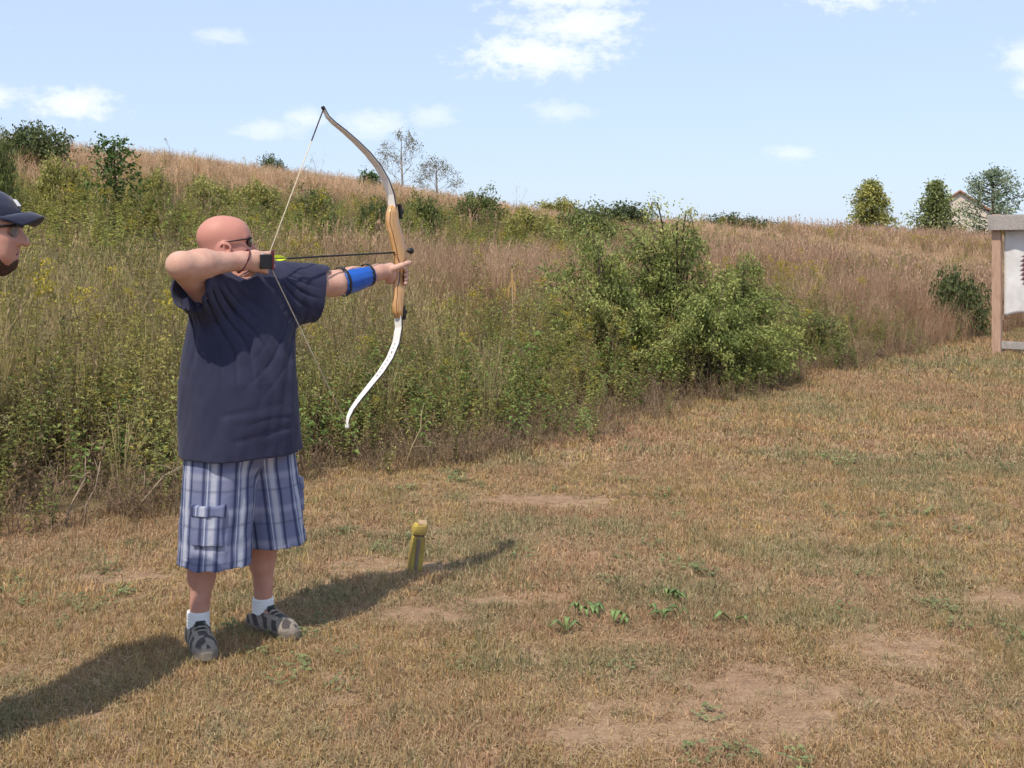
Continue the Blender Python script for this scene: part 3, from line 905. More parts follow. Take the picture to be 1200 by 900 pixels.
def far_tree(px, d, zbase, ztop, wid, lab, seed, cols, kind):
    rg = np.random.default_rng(seed); x = (px - 600) * d / F; y = d
    h = ztop - zbase
    r = empty('far_tree', (x, y, zbase)); tag(r, lab, 'tree', 'trees beyond the field')
    tr = MB(); tr.tube([(0, 0, -1.0), (.05, 0, h*.45), (0, 0, h*.95)], [.22, .13, .03], 8)
    C = []; D = []; TT = []
    nb = 46
    for i in range(nb):
        f = i / nb; z = h * (.06 + .9 * f); a = i * 2.4 + rg.normal()*.25
        if kind == 'cone': rad = wid * .5 * (1.02 - f) ** .75 + .12
        elif kind == 'spire': rad = wid * .5 * ((1 - f) ** 1.1 * (.65 + .5*math.sin(i*1.7)**2)) + .15
        else: rad = wid * .5 * (math.sin(math.pi * (0.10 + .86 * f)) ** .7) * rg.uniform(.65, 1.1)
        L = rad * rg.uniform(.5, 1.25)
        e = np.array([math.cos(a)*L, math.sin(a)*L, z + L*(.1 if kind == 'cone' else .35)])
        p = bez(np.array([0, 0, z]), np.array([math.cos(a)*L*.5, math.sin(a)*L*.5, z + L*.15]), e, 5)
        tr.tube(p, np.linspace(.05, .012, 5), 4, False)
        m = 115 if kind == 'cone' else 95
        t = rg.uniform(.35, 1.05, m); q = np.stack([np.interp(t, np.linspace(0, 1, 5), p[:, j]) for j in range(3)], 1)
        C.append(q + rg.normal(size=(m, 3)) * .23); D.append(rg.normal(size=(m, 3)) + [0, 0, .2])
        c = np.clip(rg.uniform() * .7 + rg.uniform(0, .3, (m, 1)), 0, 1); TT.append(np.asarray(cols[0])*(1-c) + np.asarray(cols[1])*c)
    C = np.concatenate(C); n = len(C)
    tr.build('trunk', M_BARK, r)
    link_mesh('crown', leaves_mesh('crown', C, np.concatenate(D), rg.uniform(.16, .3, n), rg.uniform(.1, .17, n), np.concatenate(TT), rg.uniform(.65, 1.3, n)), None, r)
far_tree(1021, 84, 2.0, 6.55, 4.3, 'dense yellowish green cone shaped tree, left of the three on the right horizon', 31, ((.24, .26, .085), (.50, .47, .14)), 'cone')
far_tree(1097, 76, 1.6, 6.0, 4.3, 'slender spired green tree, middle of the three on the right horizon', 32, ((.19, .23, .095), (.37, .40, .16)), 'spire')
far_tree(1163, 88, 1.2, 7.7, 5.6, 'airy blue green tree above the corner of the target stand', 33, ((.18, .24, .15), (.34, .39, .24)), 'round')

# ------------------------------------------------------------------ the house beyond the trees
M_WALL = simple_mat('house_siding', (.62, .53, .45), .8, .2, .06, 3)
M_ROOF = simple_mat('house_roof', (.36, .17, .11), .85, .2, .2, 6)
M_TRIM = simple_mat('house_trim', (.7, .68, .64), .6, .3, .04, 3)
M_GLASS = simple_mat('house_window_glass', (.06, .07, .09), .08, .6, .1, 2)
hx, hy = (1128 - 600) * 125 / F, 125.0
hz = 1.0
house = empty('house', (hx, hy, hz), R(-24)); tag(house, 'cream gabled house with a red roof half hidden behind the right horizon trees', 'house')
wb = MB()
W2, D2, HE, HP = 3.1, 5.2, 4.3, 6.5
prof = [(-W2, 0), (W2, 0), (W2, HE), (0, HP), (-W2, HE)]
wb.loft([[(a, -D2, b) for a, b in prof], [(a, D2, b) for a, b in prof]])
wb.build('wall', M_WALL, house)
for s in (-1, 1):
    rb = MB(); n_ = nrm([HP - HE, 0, W2]) if s > 0 else nrm([-(HP - HE), 0, W2])
    a0 = np.array([0, 0, HP + .03]); a1 = np.array([s*(W2 + .35), 0, HE - .25 + .03])
    ring = lambda yy: [a0 + [0, yy, 0], a1 + [0, yy, 0], a1 + [0, yy, 0] + n_*.16, a0 + [0, yy, .19]]
    rb.loft([ring(-D2 - .35), ring(D2 + .35)]); rb.build('roof', M_ROOF, house)
for (cx, cz, hw, hh) in [(-1.4, 1.6, .5, .7), (1.4, 1.6, .5, .7)]:
    wn = MB().box((cx, -D2 - .04, cz), (hw + .1, .05, hh + .1)).build('window', M_TRIM, house)
    MB().box((cx, -D2 - .07, cz), (hw, .045, hh)).build('pane', M_GLASS, wn)
for (cy) in (-3, 0, 3):
    wn = MB().box((-W2 - .04, cy, 1.7), (.05, .6, .8)).build('window', M_TRIM, house)
    MB().box((-W2 - .07, cy, 1.7), (.045, .5, .7)).build('pane', M_GLASS, wn)

# ------------------------------------------------------------------ wood materials
def wood_mat(name, c0, c1, grain=(3, 3, .25), scale=18.0, rough=.75):
    m, t, p, o = new_mat(name)
    g = t.n('ShaderNodeTexCoord').outputs['Object']
    mp = t.n('ShaderNodeMapping'); t.link(g, mp.inputs[0]); mp.inputs['Scale'].default_value = grain
    nz = t.noise(mp.outputs[0], scale, 6, .65)
    n2 = t.noise(g, 4.0, 3, .5)
    c = t.ramp(nz, [(.28, c0), (.72, c1)])
    c = t.mix(t.math('MULTIPLY', t.smooth(n2, .5, .75), .35), c, tuple(x * .6 for x in c0))
    t.link(c, p.inputs['Base Color']); p.inputs['Roughness'].default_value = rough
    b = t.n('ShaderNodeBump'); b.inputs['Strength'].default_value = .5; b.inputs['Distance'].default_value = .004
    t.link(nz, b.inputs['Height']); t.link(b.outputs[0], p.inputs['Normal'])
    return m
M_POST = wood_mat('reddish_timber', (.34, .20, .135), (.54, .37, .27))
M_GREYWOOD = wood_mat('weathered_timber', (.24, .21, .19), (.46, .42, .39), (.25, 3, 3))
M_PAINT = wood_mat('worn_yellow_paint', (.22, .14, .06), (.56, .42, .07), (3, 3, .8), 9)

# ------------------------------------------------------------------ target stand
ax_s = nrm([0.80, -0.60, 0]); ax_n = nrm([-0.60, -0.80, 0])      # along the frame, and the side the archers see
AXS = np.array([ax_s, -ax_n, [0, 0, 1.0]])
SB = np.array([7.27, 17.05, 0.0]); SB[2] = float(ground_z(SB[0], SB[1]))
stand = empty('target_stand', SB); tag(stand, 'wooden target stand with white sheet and red brown post at right photo edge', 'target stand')
def SP(a, b, z): return ax_s * a - ax_n * b + np.array([0, 0, z])
WST = 2.3
for k, a in enumerate((0.0, WST)):
    pz = 2.12 if k == 0 else 2.1
    MB().box(SP(a, 0, pz/2 - .15), (.064, .055, pz/2 + .15), AXS).build('post', M_POST, stand, bevel=.006)
MB().box(SP(WST/2, -.105, 1.98), (WST/2 + .10, .045, .105), AXS).build('top_beam', M_GREYWOOD, stand, bevel=.006)
MB().box(SP(WST/2, .085, 2.09), (WST/2 + .14, .16, .018), AXS).build('roof_board', M_GREYWOOD, stand, bevel=.004)
MB().box(SP(WST/2, -.02, .165), (WST/2 - .07, .028, .055), AXS).build('bottom_rail', M_GREYWOOD, stand, bevel=.004)
# white sheet hung from the beam, with a printed dark animal outline; wavy lower edge
def sheet_pt(u, v):
    a = .088 + u * (WST - .176)
    low = .60 + .05*math.sin(u*9 + .5) - .05*math.exp(-(u/.06)**2) * .6
    z = 1.885 + (low - 1.885) * v
    return SP(a, .035 + .02*math.sin(u*23)*v + .012*math.sin(u*51 + v*4) + .02*v*v, z)
nu, nv = 60, 30
V = np.array([sheet_pt(i/nu, j/nv) for i in range(nu+1) for j in range(nv+1)])
th = -ax_n * .004
qi = np.array([[i*(nv+1)+j, i*(nv+1)+j+1, (i+1)*(nv+1)+j+1, (i+1)*(nv+1)+j] for i in range(nu) for j in range(nv)])
nV = len(V)
bd = [i*(nv+1) for i in range(nu+1)] + [nu*(nv+1)+j for j in range(1, nv+1)] + [i*(nv+1)+nv for i in range(nu-1, -1, -1)] + [j for j in range(nv-1, 0, -1)]
rim = np.array([[bd[k], bd[(k+1) % len(bd)], bd[(k+1) % len(bd)] + nV, bd[k] + nV] for k in range(len(bd))])
me = np_mesh('sheet', np.concatenate([V, V + th]), [qi, qi[:, ::-1] + nV, rim])
uv = np.array([[i/nu*(WST - .23), j/nv*1.285, 0] for i in range(nu+1) for j in range(nv+1)])
set_attr(me, 'cloth', 'FLOAT_VECTOR', np.concatenate([uv, uv + [0, 0, 1]]))
m, t, p, o = new_mat('printed_sheet')
sp_ = t.n('ShaderNodeSeparateXYZ'); t.link(t.n('ShaderNodeAttribute', attribute_name='cloth').outputs['Vector'], sp_.inputs[0])
cu, cv, cw = sp_.outputs
jag = t.noise(None, 1, 2)  # edge raggedness along the height
cvn = t.n('ShaderNodeCombineXYZ'); t.link(cv, cvn.inputs[1]); t.link(t.math('MULTIPLY', cu, .25), cvn.inputs[0])
jag = t.math('MULTIPLY', t.math('SUBTRACT', t.math('FRACT', t.math('MULTIPLY', cv, 14.0)), .5), .055)
xx = t.math('ADD', cu, jag)
body = t.math('SQRT', t.math('ADD', t.math('POWER', t.math('DIVIDE', t.math('SUBTRACT', xx, 1.02), .78), 4.0), t.math('POWER', t.math('DIVIDE', t.math('SUBTRACT', cv, .62), .36), 4.0)))
mk = t.smooth(body, 1.06, .94)
mk = t.math('MULTIPLY', mk, t.smooth(cw, .5, .2))
dark = t.ramp(t.noise(cvn.outputs[0], 9, 4, .6), [(.3, (.05, .012, .02)), (.7, (.15, .04, .055))])
base = t.ramp(t.noise(t.n('ShaderNodeTexCoord').outputs['Object'], 5, 4, .6), [(.3, (.60, .58, .57)), (.7, (.78, .77, .76))])
t.link(t.mix(mk, base, dark), p.inputs['Base Color']); p.inputs['Roughness'].default_value = .8
sheet = link_mesh('sheet', me, m, stand); sheet['label'] = 'white hanging sheet with a dark maroon jagged print'
MB().box(SP(.085, -.01, 1.84), (.02, .02, .035), AXS).build('bracket', simple_mat('brass_bracket', (.42, .30, .10), .4, .5, .1, 20, 0, .8), stand)

# ------------------------------------------------------------------ yellow stake in the lawn
K = np.array([-.49, 5.70, 0]); K[2] = float(ground_z(K[0], K[1]))
stake = empty('marker_stake', K, R(22)); tag(stake, 'short worn yellow wooden stake standing in the lawn right of the archer', 'stake')
stake.scale = (.9, .9, .9)
stake.rotation_euler = (R(3), R(6), R(22))
def sq(w, d, z, ox=0, oy=0): return [(ox-w, oy-d, z), (ox+w, oy-d, z), (ox+w, oy+d, z), (ox-w, oy+d, z)]
MB().loft([sq(.036, .03, -.1), sq(.037, .03, .0), sq(.036, .029, .10), sq(.034, .028, .185), sq(.033, .027, .2)]).build('shaft', M_PAINT, stake, bevel=.004)
MB().loft([sq(.026, .02, .198), sq(.026, .02, .212)]).build('notch', wood_mat('stake_raw_wood', (.12, .07, .05), (.2, .13, .09)), stake)
MB().loft([sq(.036, .03, .21), sq(.037, .031, .235), sq(.034, .029, .262, .002), sq(.026, .02, .272, .004)]).build('head', M_PAINT, stake, bevel=.004)
MB().add([(-.012, -.025, .271), (.036, -.02, .264), (.042, .018, .278), (-.006, .022, .281), (-.012, -.025, .276), (.036, -.02, .269), (.042, .018, .283), (-.006, .022, .286)],
         [(3, 2, 1, 0), (4, 5, 6, 7), (0, 1, 5, 4), (1, 2, 6, 5), (2, 3, 7, 6), (3, 0, 4, 7)]).build('split_top', wood_mat('stake_split_wood', (.34, .22, .12), (.52, .36, .2)), stake)
MB().loft([sq(.009, .003, -.02, -.004, -.0315), sq(.010, .003, .14, -.004, -.031), sq(.009, .003, .19, -.004, -.0295)]).build('groove', wood_mat('stake_grey_wood', (.16, .12, .09), (.27, .21, .15)), stake)

# ------------------------------------------------------------------ dead branches and a dried stalk at the meadow edge
M_STRAW = simple_mat('bleached_stems', (.40, .30, .17), .85, .15, .25, 14)
M_DEAD = simple_mat('dead_wood', (.27, .20, .14), .9, .1, .3, 20)
def dead_branch(pts, r, lab, mat=M_DEAD, name='dead_branch', cat='branch'):
    pts = np.asarray(pts, float); c = pts[0].copy()
    o_ = empty(name, c); tag(o_, lab, cat)
    MB().tube(pts - c, np.linspace(r, r*.45, len(pts)), 6).build('stem', mat, o_, smooth=True)
    rg = np.random.default_rng(len(lab))
    for i in range(3):
        k = rg.integers(1, len(pts) - 1) if len(pts) > 2 else 0
        b = (pts[k] + (pts[k+1] - pts[k]) * rg.uniform()) - c
        d = nrm((pts[k+1] - pts[k]) / np.linalg.norm(pts[k+1] - pts[k]) + rg.normal(size=3)*.6) * rg.uniform(.08, .2)
        MB().tube([b, b + d*.5 + [0, 0, .01], b + d], [r*.5, r*.4, r*.2], 5).build('twig', mat, o_, smooth=True)
dead_branch([at(146, 607, 6.85), at(165, 590, 6.9), at(192, 558, 7.0), at(215, 545, 7.1)], .009, 'pale dead branch leaning in the weeds left of the plaid shorts')
dead_branch([at(74, 628, 6.55), at(80, 600, 6.6), at(92, 575, 6.65), at(100, 560, 6.7)], .009, 'forked dead stem standing at the weed edge on the far left')
dead_branch([at(98, 620, 6.6), at(101, 592, 6.62), at(112, 570, 6.66), at(118, 540, 6.7)], .007, 'thin bleached stem right of the forked dead stem on the far left')
dead_branch([at(474, 548, 8.25), at(482, 525, 8.3), at(493, 502, 8.35), at(494, 480, 8.4)], .0045, 'bleached dead stalk at the weed edge below the lower bow tip', M_STRAW)
x, y = 0.0, 11.6
st_ = empty('dried_stalk', (x, y, float(ground_z(x, y)))); tag(st_, 'single orange tan dried stalk standing above the weeds right of the bow hand', 'dried plant')
zt = CAM_H - (312 - HOR) * y / F - st_.location.z
MB().tube([(0, 0, 0), (.01, 0, zt*.6), (0, 0, zt)], [.006, .005, .003], 6).build('stem', M_STRAW, st_, smooth=True)
M_ORL = simple_mat('orange_dry_leaf', (.42, .25, .10), .8, .2, .15, 20)
for (dx_, z0, z1) in ((-.035, zt-.15, zt-.32), (.03, zt-.12, zt-.34), (.0, zt-.05, zt-.22)):
    MB().loft([[(dx_*.2-.004, -.002, z0), (dx_*.2+.004, -.002, z0), (dx_*.2+.004, .003, z0), (dx_*.2-.004, .003, z0)],
               [(dx_-.010, -.004, (z0+z1)/2), (dx_+.010, -.004, (z0+z1)/2), (dx_+.010, .004, (z0+z1)/2), (dx_-.010, .004, (z0+z1)/2)],
               [(dx_-.005, -.002, z1), (dx_+.005, -.002, z1), (dx_+.005, .002, z1), (dx_-.005, .002, z1)]]).build('dry_leaf', M_ORL, st_)
MB().tube([(0, 0, zt-.02), (.004, 0, zt+.02), (0, 0, zt+.04)], [.008, .013, .004], 6).build('seed_head', M_DEAD, st_, smooth=True)

# ------------------------------------------------------------------ broad-leaved weeds in the lawn
M_BROAD = simple_mat('broad_green_leaf', (.20, .27, .10), .75, .15, .25, 40)
def broad_weed(px, py, nl, size, lab, seed):
    d = CAM_H * F / (py - HOR); x = (px - 600) * d / F
    rg = np.random.default_rng(seed)
    r_ = empty('lawn_weed', (x, d, float(ground_z(x, d)))); tag(r_, lab, 'weed', 'broad leaved weeds in the lawn')
    for i in range(nl):
        a = rg.uniform(0, 6.28); L = size * rg.uniform(.7, 1.2); wd = L * .5
        off = np.array([rg.normal(), rg.normal(), 0]) * size * (.5 if nl > 3 else .1)
        dr = np.array([math.cos(a), math.sin(a), 0]); sd = np.array([-dr[1], dr[0], 0]); up = np.array([0, 0, 1.0]); top = []
        for f, wf, z in ((0, .12, .015), (.25, .75, .034), (.55, 1.0, .044), (.82, .6, .038), (1, .08, .028)):
            c = off + dr * L * f + up * z * (1 + .5 * rg.uniform())
            top.append([c - sd*wd*wf/2 + up*.006*wf, c - up*.002, c + sd*wd*wf/2 + up*.006*wf, c - up*.004])
        MB().loft(top).build('leaf', M_BROAD, r_, smooth=True)
broad_weed(663, 742, 3, .065, 'small green weed, leftmost of the leafy weeds in the lawn', 1)
broad_weed(690, 722, 9, .06, 'spreading patch of dark green weed leaves, widest in the lawn', 2)
broad_weed(722, 735, 4, .065, 'pale green weed leaves beside the widest dark weed patch', 3)
broad_weed(782, 730, 7, .055, 'green weed clump left of the single bright leaf', 4)
broad_weed(790, 704, 5, .06, 'green weed clump farthest back among the lawn weeds', 5)
broad_weed(864, 733, 2, .10, 'single bright green broad leaf, rightmost of the lawn weeds', 6)

# ------------------------------------------------------------------ organic solids: blended primitives meshed on a fine grid
class Prim:
    def __init__(self, fn, c, r, k, op='add'):
        self.fn = fn; self.c = np.asarray(c, float); self.r = r; self.k = k; self.op = op

def cone(a, b, ra, rb, k=.02, sz=1.0, op='add'):
    a = np.asarray(a, float); b = np.asarray(b, float); ab = b - a; L2 = max(np.dot(ab, ab), 1e-9)
    def fn(P):
        d = P - a
        t = np.clip(d @ ab / L2, 0, 1)
        q = d - t[:, None] * ab
        if sz != 1.0: q = q * np.array([1, 1, 1 / sz])
        return np.sqrt((q * q).sum(1)) - (ra + (rb - ra) * t)
    return Prim(fn, (a + b) / 2, np.sqrt(L2) / 2 + max(ra, rb) * max(1, sz), k, op)

def ell(c, r, ax=None, k=.02, op='add'):
    c = np.asarray(c, float); r = np.asarray(r, float); ax = np.eye(3) if ax is None else np.asarray(ax)
    def fn(P):
        q = (P - c) @ ax.T
        k0 = np.sqrt(((q / r) ** 2).sum(1)); k1 = np.sqrt(((q / r ** 2) ** 2).sum(1)) + 1e-9
        return k0 * (k0 - 1) / k1
    return Prim(fn, c, r.max(), k, op)

def zloft(zs, cx, cy, A, B, e, c, k=.03, p=2.3, op='add', top=None, bot=None):
    """upright body of elliptical sections: half axes A along e and B along c at heights zs"""
    zs = np.asarray(zs, float); e = np.asarray(e, float)[:2]; c = np.asarray(c, float)[:2]
    def fn(P):
        z = np.clip(P[:, 2], zs[0], zs[-1])
        X = P[:, 0] - np.interp(z, zs, cx); Y = P[:, 1] - np.interp(z, zs, cy)
        a = np.interp(z, zs, A); b = np.interp(z, zs, B)
        u = np.abs(X * e[0] + Y * e[1]) / a; v = np.abs(X * c[0] + Y * c[1]) / b
        rr = (u ** p + v ** p) ** (1 / p)
        d = (rr - 1) * np.minimum(a, b)
        return np.maximum(d, np.maximum(zs[0] - P[:, 2], P[:, 2] - zs[-1]))
    cc = [np.mean(cx), np.mean(cy), (zs[0] + zs[-1]) / 2]
    return Prim(fn, cc, math.hypot(max(max(A), max(B)) * 1.25 + .1, (zs[-1] - zs[0]) / 2), k, op)

def ring(c, ax, Rr, r, k=.008, op='add'):
    c = np.asarray(c, float); ax = nrm(ax)
    def fn(P):
        d = P - c; h = d @ ax; q = np.sqrt(np.maximum((d * d).sum(1) - h * h, 0)) - Rr
        return np.sqrt(q * q + h * h) - r
    return Prim(fn, c, Rr + r, k, op)

def half(c, n, k=.004):
    """keep the side against n"""
    c = np.asarray(c, float); n = nrm(n)
    return Prim(lambda P: (P - c) @ n, c, 1e6, k, 'cut')

def smin(a, b, k):
    h = np.maximum(k - np.abs(a - b), 0) / k
    return np.minimum(a, b) - h * h * k / 4

def mesh_sdf(prims, h=.004, warp=None, B=24):
    adds = [p for p in prims if p.op == 'add']
    lo = np.min([p.c - p.r for p in adds], 0) - 3*h - .02; hi = np.max([p.c + p.r for p in adds], 0) + 3*h + .02
    nb = np.ceil((hi - lo) / (h * B)).astype(int)
    G = nb * B + 2
    rad = math.sqrt(3) * B * h / 2
    keys = []; verts = []; quads = []
    lin = np.arange(B + 1)
    I, J, K = np.meshgrid(lin, lin, lin, indexing='ij')
    base = np.stack([I, J, K], -1).reshape(-1, 3)
    corner = np.array([[i, j, k] for i in (0, 1) for j in (0, 1) for k in (0, 1)])
    edges = [(a, b) for a in range(8) for b in range(a+1, 8) if np.abs(corner[a] - corner[b]).sum() == 1]
    def evald(P, pr):
        d = None
        for p in pr:
            v = p.fn(P)
            if p.op == 'add': d = v if d is None else smin(d, v, p.k)
            elif d is not None: d = -smin(-d, (v if p.op == 'sub' else -v), p.k) if p.op == 'sub' else -smin(-d, -v, p.k)
        return d
    for bi in range(nb[0]):
        for bj in range(nb[1]):
            for bk in range(nb[2]):
                o0 = np.array([bi, bj, bk]) * B
                c = lo + (o0 + B / 2) * h
                pr = [p for p in prims if p.op != 'add' and np.linalg.norm(p.c - c) < p.r + rad + p.k + .02 or p.op == 'add' and np.linalg.norm(p.c - c) < p.r + rad + p.k + h]
                if not any(p.op == 'add' for p in pr): continue
                probe = lo + (o0 + np.array([[B/2]*3])) * h
                dc = evald(probe, [p for p in pr if p.op == 'add'])[0]
                if dc > rad * 1.6 + .03 or dc < -rad * 2.2 - .03: continue
                P = lo + (base + o0) * h
                d = evald(P, pr)
                if warp is not None: d = d + warp(P)
                D = d.reshape(B+1, B+1, B+1)
                if D.min() > 0 or D.max() < 0: continue
                S = D < 0
                # cells
                cnt = np.zeros((B, B, B), np.int8)
                for (a, b_, c_) in corner: cnt += S[a:B+a, b_:B+b_, c_:B+c_]
                act = np.argwhere((cnt > 0) & (cnt < 8))
                if len(act):
                    vals = np.stack([D[act[:, 0]+a, act[:, 1]+b_, act[:, 2]+c_] for (a, b_, c_) in corner], 1)
                    acc = np.zeros((len(act), 3)); num = np.zeros(len(act))
                    for (a, b_) in edges:
                        va, vb = vals[:, a], vals[:, b_]; m = (va < 0) != (vb < 0)
                        t = np.where(m, va / np.where(m, va - vb, 1), 0)
                        acc += m[:, None] * (corner[a] + t[:, None] * (corner[b_] - corner[a])); num += m
                    verts.append(lo + (act + o0 + acc / num[:, None]) * h)
                    g = act + o0
                    keys.append((g[:, 0].astype(np.int64) * G[1] + g[:, 1]) * G[2] + g[:, 2])
                # faces on lattice edges
                for ax in range(3):
                    sl0 = [slice(0, B)] * 3; sl1 = [slice(0, B)] * 3; sl1[ax] = slice(1, B + 1)
                    s0 = S[tuple(sl0)]; s1 = S[tuple(sl1)]
                    ch = np.argwhere(s0 != s1)
                    if not len(ch): continue
                    flip = s0[tuple(ch.T)]
                    g = ch + o0; u = (ax + 1) % 3; v = (ax + 2) % 3
                    def cell(du, dv):
                        q = g.copy(); q[:, u] -= du; q[:, v] -= dv
                        return (q[:, 0].astype(np.int64) * G[1] + q[:, 1]) * G[2] + q[:, 2]
                    qd = np.stack([cell(1, 1), cell(0, 1), cell(0, 0), cell(1, 0)], 1)
                    qd[~flip] = qd[~flip][:, ::-1]
                    quads.append(qd)
    keys = np.concatenate(keys); V = np.concatenate(verts); Q = np.concatenate(quads)
    o = np.argsort(keys); ks = keys[o]; V = V[o]
    ix = np.searchsorted(ks, Q); ix = np.clip(ix, 0, len(ks) - 1)
    ok = (ks[ix] == Q).all(1)
    return V, ix[ok]

def sdf_obj(name, prims, mat, parent, h=.004, warp=None, origin=None, attrs=None, B=24):
    V, Q = mesh_sdf(prims, h, warp, B)
    W = V - (np.zeros(3) if origin is None else np.asarray(origin))
    me = np_mesh(name, W, Q)
    if attrs:
        for nm, typ, fn in attrs: set_attr(me, nm, typ, fn(V))
    return link_mesh(name, me, mat, parent)

def wob3(P, s, ph=0.0):
    x, y, z = (P * s).T
    return (np.sin(1.3*x + 2.1*y + ph) * np.cos(1.7*z - .9*x + ph) + .5*np.sin(3.1*x - 2.3*z + 2*ph) * np.cos(2.9*y + 1.3*z)) / 1.5

# ------------------------------------------------------------------ skin, cloth
def skin_mat(name, c0, c1, red):
    m, t, p, o = new_mat(name)
    g = t.n('ShaderNodeTexCoord').outputs['Object']
    nz = t.noise(g, 22, 5, .6); n2 = t.noise(g, 160, 3, .6)
    c = t.ramp(nz, [(.3, c0), (.7, c1)])
    c = t.mix(t.math('MULTIPLY', t.smooth(t.noise(g, 9, 4, .65), .42, .70), .6), c, red)
    c = t.mix(t.math('MULTIPLY', t.smooth(n2, .58, .7), .25), c, tuple(x*.55 for x in c0))
    rd = t.n('ShaderNodeAttribute', attribute_name='redness').outputs['Fac']
    c = t.mix(rd, c, red)
    hr = t.n('ShaderNodeAttribute', attribute_name='lips').outputs['Fac']
    c = t.mix(hr, c, (.33, .13, .11))
    t.link(c, p.inputs['Base Color'])
    p.inputs['Roughness'].default_value = .55; p.inputs['Specular IOR Level'].default_value = .4
    p.inputs['Subsurface Weight'].default_value = .08; p.inputs['Subsurface Radius'].default_value = (.01, .004, .002)
    p.inputs['Subsurface Scale'].default_value = .6
    b = t.n('ShaderNodeBump'); b.inputs['Strength'].default_value = .3; b.inputs['Distance'].default_value = .003
    t.link(n2, b.inputs['Height']); t.link(b.outputs[0], p.inputs['Normal'])
    return m
M_SKIN = skin_mat('sunburnt_skin', (.52, .30, .22), (.62, .38, .29), (.50, .215, .165))
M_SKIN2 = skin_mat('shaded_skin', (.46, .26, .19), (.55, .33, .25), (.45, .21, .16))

def cloth_mat(name, c0, c1, weave=900, rough=.9, fuzz=.25):
    m, t, p, o = new_mat(name)
    g = t.n('ShaderNodeTexCoord').outputs['Object']
    nz = t.noise(g, 7, 5, .6); n2 = t.noise(g, weave, 2, .5)
    c = t.ramp(nz, [(.3, c0), (.7, c1)])
    t.link(c, p.inputs['Base Color']); p.inputs['Roughness'].default_value = rough
    p.inputs['Specular IOR Level'].default_value = .2
    p.inputs['Sheen Weight'].default_value = fuzz; p.inputs['Sheen Roughness'].default_value = .5
    mp = t.n('ShaderNodeMapping'); t.link(g, mp.inputs[0]); mp.inputs['Scale'].default_value = (1, 1, .45); mp.inputs['Rotation'].default_value = (.3, .2, .4)
    n3 = t.noise(mp.outputs[0], 16, 3, .5)
    b0 = t.n('ShaderNodeBump'); b0.inputs['Strength'].default_value = .35; b0.inputs['Distance'].default_value = .012; t.link(n3, b0.inputs['Height'])
    b = t.n('ShaderNodeBump'); b.inputs['Strength'].default_value = .15; b.inputs['Distance'].default_value = .001
    t.link(n2, b.inputs['Height']); t.link(b0.outputs[0], b.inputs['Normal']); t.link(b.outputs[0], p.inputs['Normal'])
    return m
M_NAVY = cloth_mat('navy_cotton', (.024, .026, .055), (.036, .038, .076), 900, .9, .08)
M_DARKTEE = cloth_mat('dark_navy_tee', (.008, .009, .016), (.014, .015, .025), 900, .95, 0)
M_JEANS = cloth_mat('blue_jeans', (.05, .07, .13), (.09, .12, .2))
M_SOCK = cloth_mat('white_sock', (.72, .72, .72), (.82, .82, .82))
M_BLACK = simple_mat('black_rubber', (.014, .014, .015), .5, .4, .2, 40)
M_MAROON = simple_mat('maroon_leather', (.10, .014, .02), .5, .4, .2, 50)
M_BLUE = simple_mat('blue_plastic_guard', (.012, .10, .46), .38, .5, .12, 25)
M_LENS = simple_mat('dark_lens', (.012, .011, .010), .06, .7, .1, 10)
M_SHOE = None
m, t, p, o = new_mat('trail_shoe')
g = t.n('ShaderNodeTexCoord').outputs['Object']
c = t.ramp(t.noise(g, 60, 4, .6), [(.3, (.19, .155, .125)), (.7, (.31, .265, .22))])
ov = t.n('ShaderNodeAttribute', attribute_name='overlay').outputs['Fac']
c = t.mix(ov, t.ramp(t.noise(g, 220, 2, .5), [(.35, (.03, .025, .027)), (.7, (.085, .07, .065))]), c)
t.link(c, p.inputs['Base Color']); p.inputs['Roughness'].default_value = .8
M_SHOE = m
M_SOLE = simple_mat('shoe_sole', (.20, .17, .14), .8, .2, .2, 40)
M_LACE = simple_mat('shoe_lace', (.30, .27, .23), .8, .2, .15, 60)

# plaid cotton: bands follow the leg (around = x, height = z of the cloth attribute)
m, t, p, o = new_mat('plaid_cotton')
sp_ = t.n('ShaderNodeSeparateXYZ'); t.link(t.n('ShaderNodeAttribute', attribute_name='cloth').outputs['Vector'], sp_.inputs[0])
pu, pv = sp_.outputs[0], sp_.outputs[2]
def band(x, period, centre, halfw, soft=.006):
    f = t.math('MULTIPLY', t.math('FRACT', t.math('ADD', t.math('DIVIDE', x, period), 50.5 - centre)), period)
    dd = t.math('ABSOLUTE', t.math('SUBTRACT', f, period * .5))
    return t.smooth(dd, halfw + soft, max(halfw - soft, 0))
PU, PV = .125, .14
c = (.155, .18, .30, 1.0)
c = t.mix(t.math('MULTIPLY', band(pu, PU, .55, .020), .55), c, (.23, .235, .34))
c = t.mix(t.math('MULTIPLY', band(pv, PV, .5, .030), .3), c, (.10, .13, .27))
c = t.mix(t.math('MULTIPLY', band(pu, PU, .12, .0115, .006), .62), c, (.58, .60, .68))
c = t.mix(t.math('MULTIPLY', band(pv, PV, .15, .012, .008), .22), c, (.55, .57, .68))
c = t.mix(t.math('MULTIPLY', band(pu, PU, .32, .0045, .003), .8), c, (.025, .028, .07))
c = t.mix(t.math('MULTIPLY', band(pu, PU, .80, .006, .003), .75), c, (.03, .03, .075))
c = t.mix(t.math('MULTIPLY', band(pv, PV, .75, .005, .004), .35), c, (.03, .035, .09))
c = t.mix(t.math('MULTIPLY', band(pu, PU, .93, .002, .002), .7), c, (.6, .62, .7))
t.link(c, p.inputs['Base Color']); p.inputs['Roughness'].default_value = .9; p.inputs['Specular IOR Level'].default_value = .15
n3 = t.noise(t.n('ShaderNodeTexCoord').outputs['Object'], 18, 4, .55)
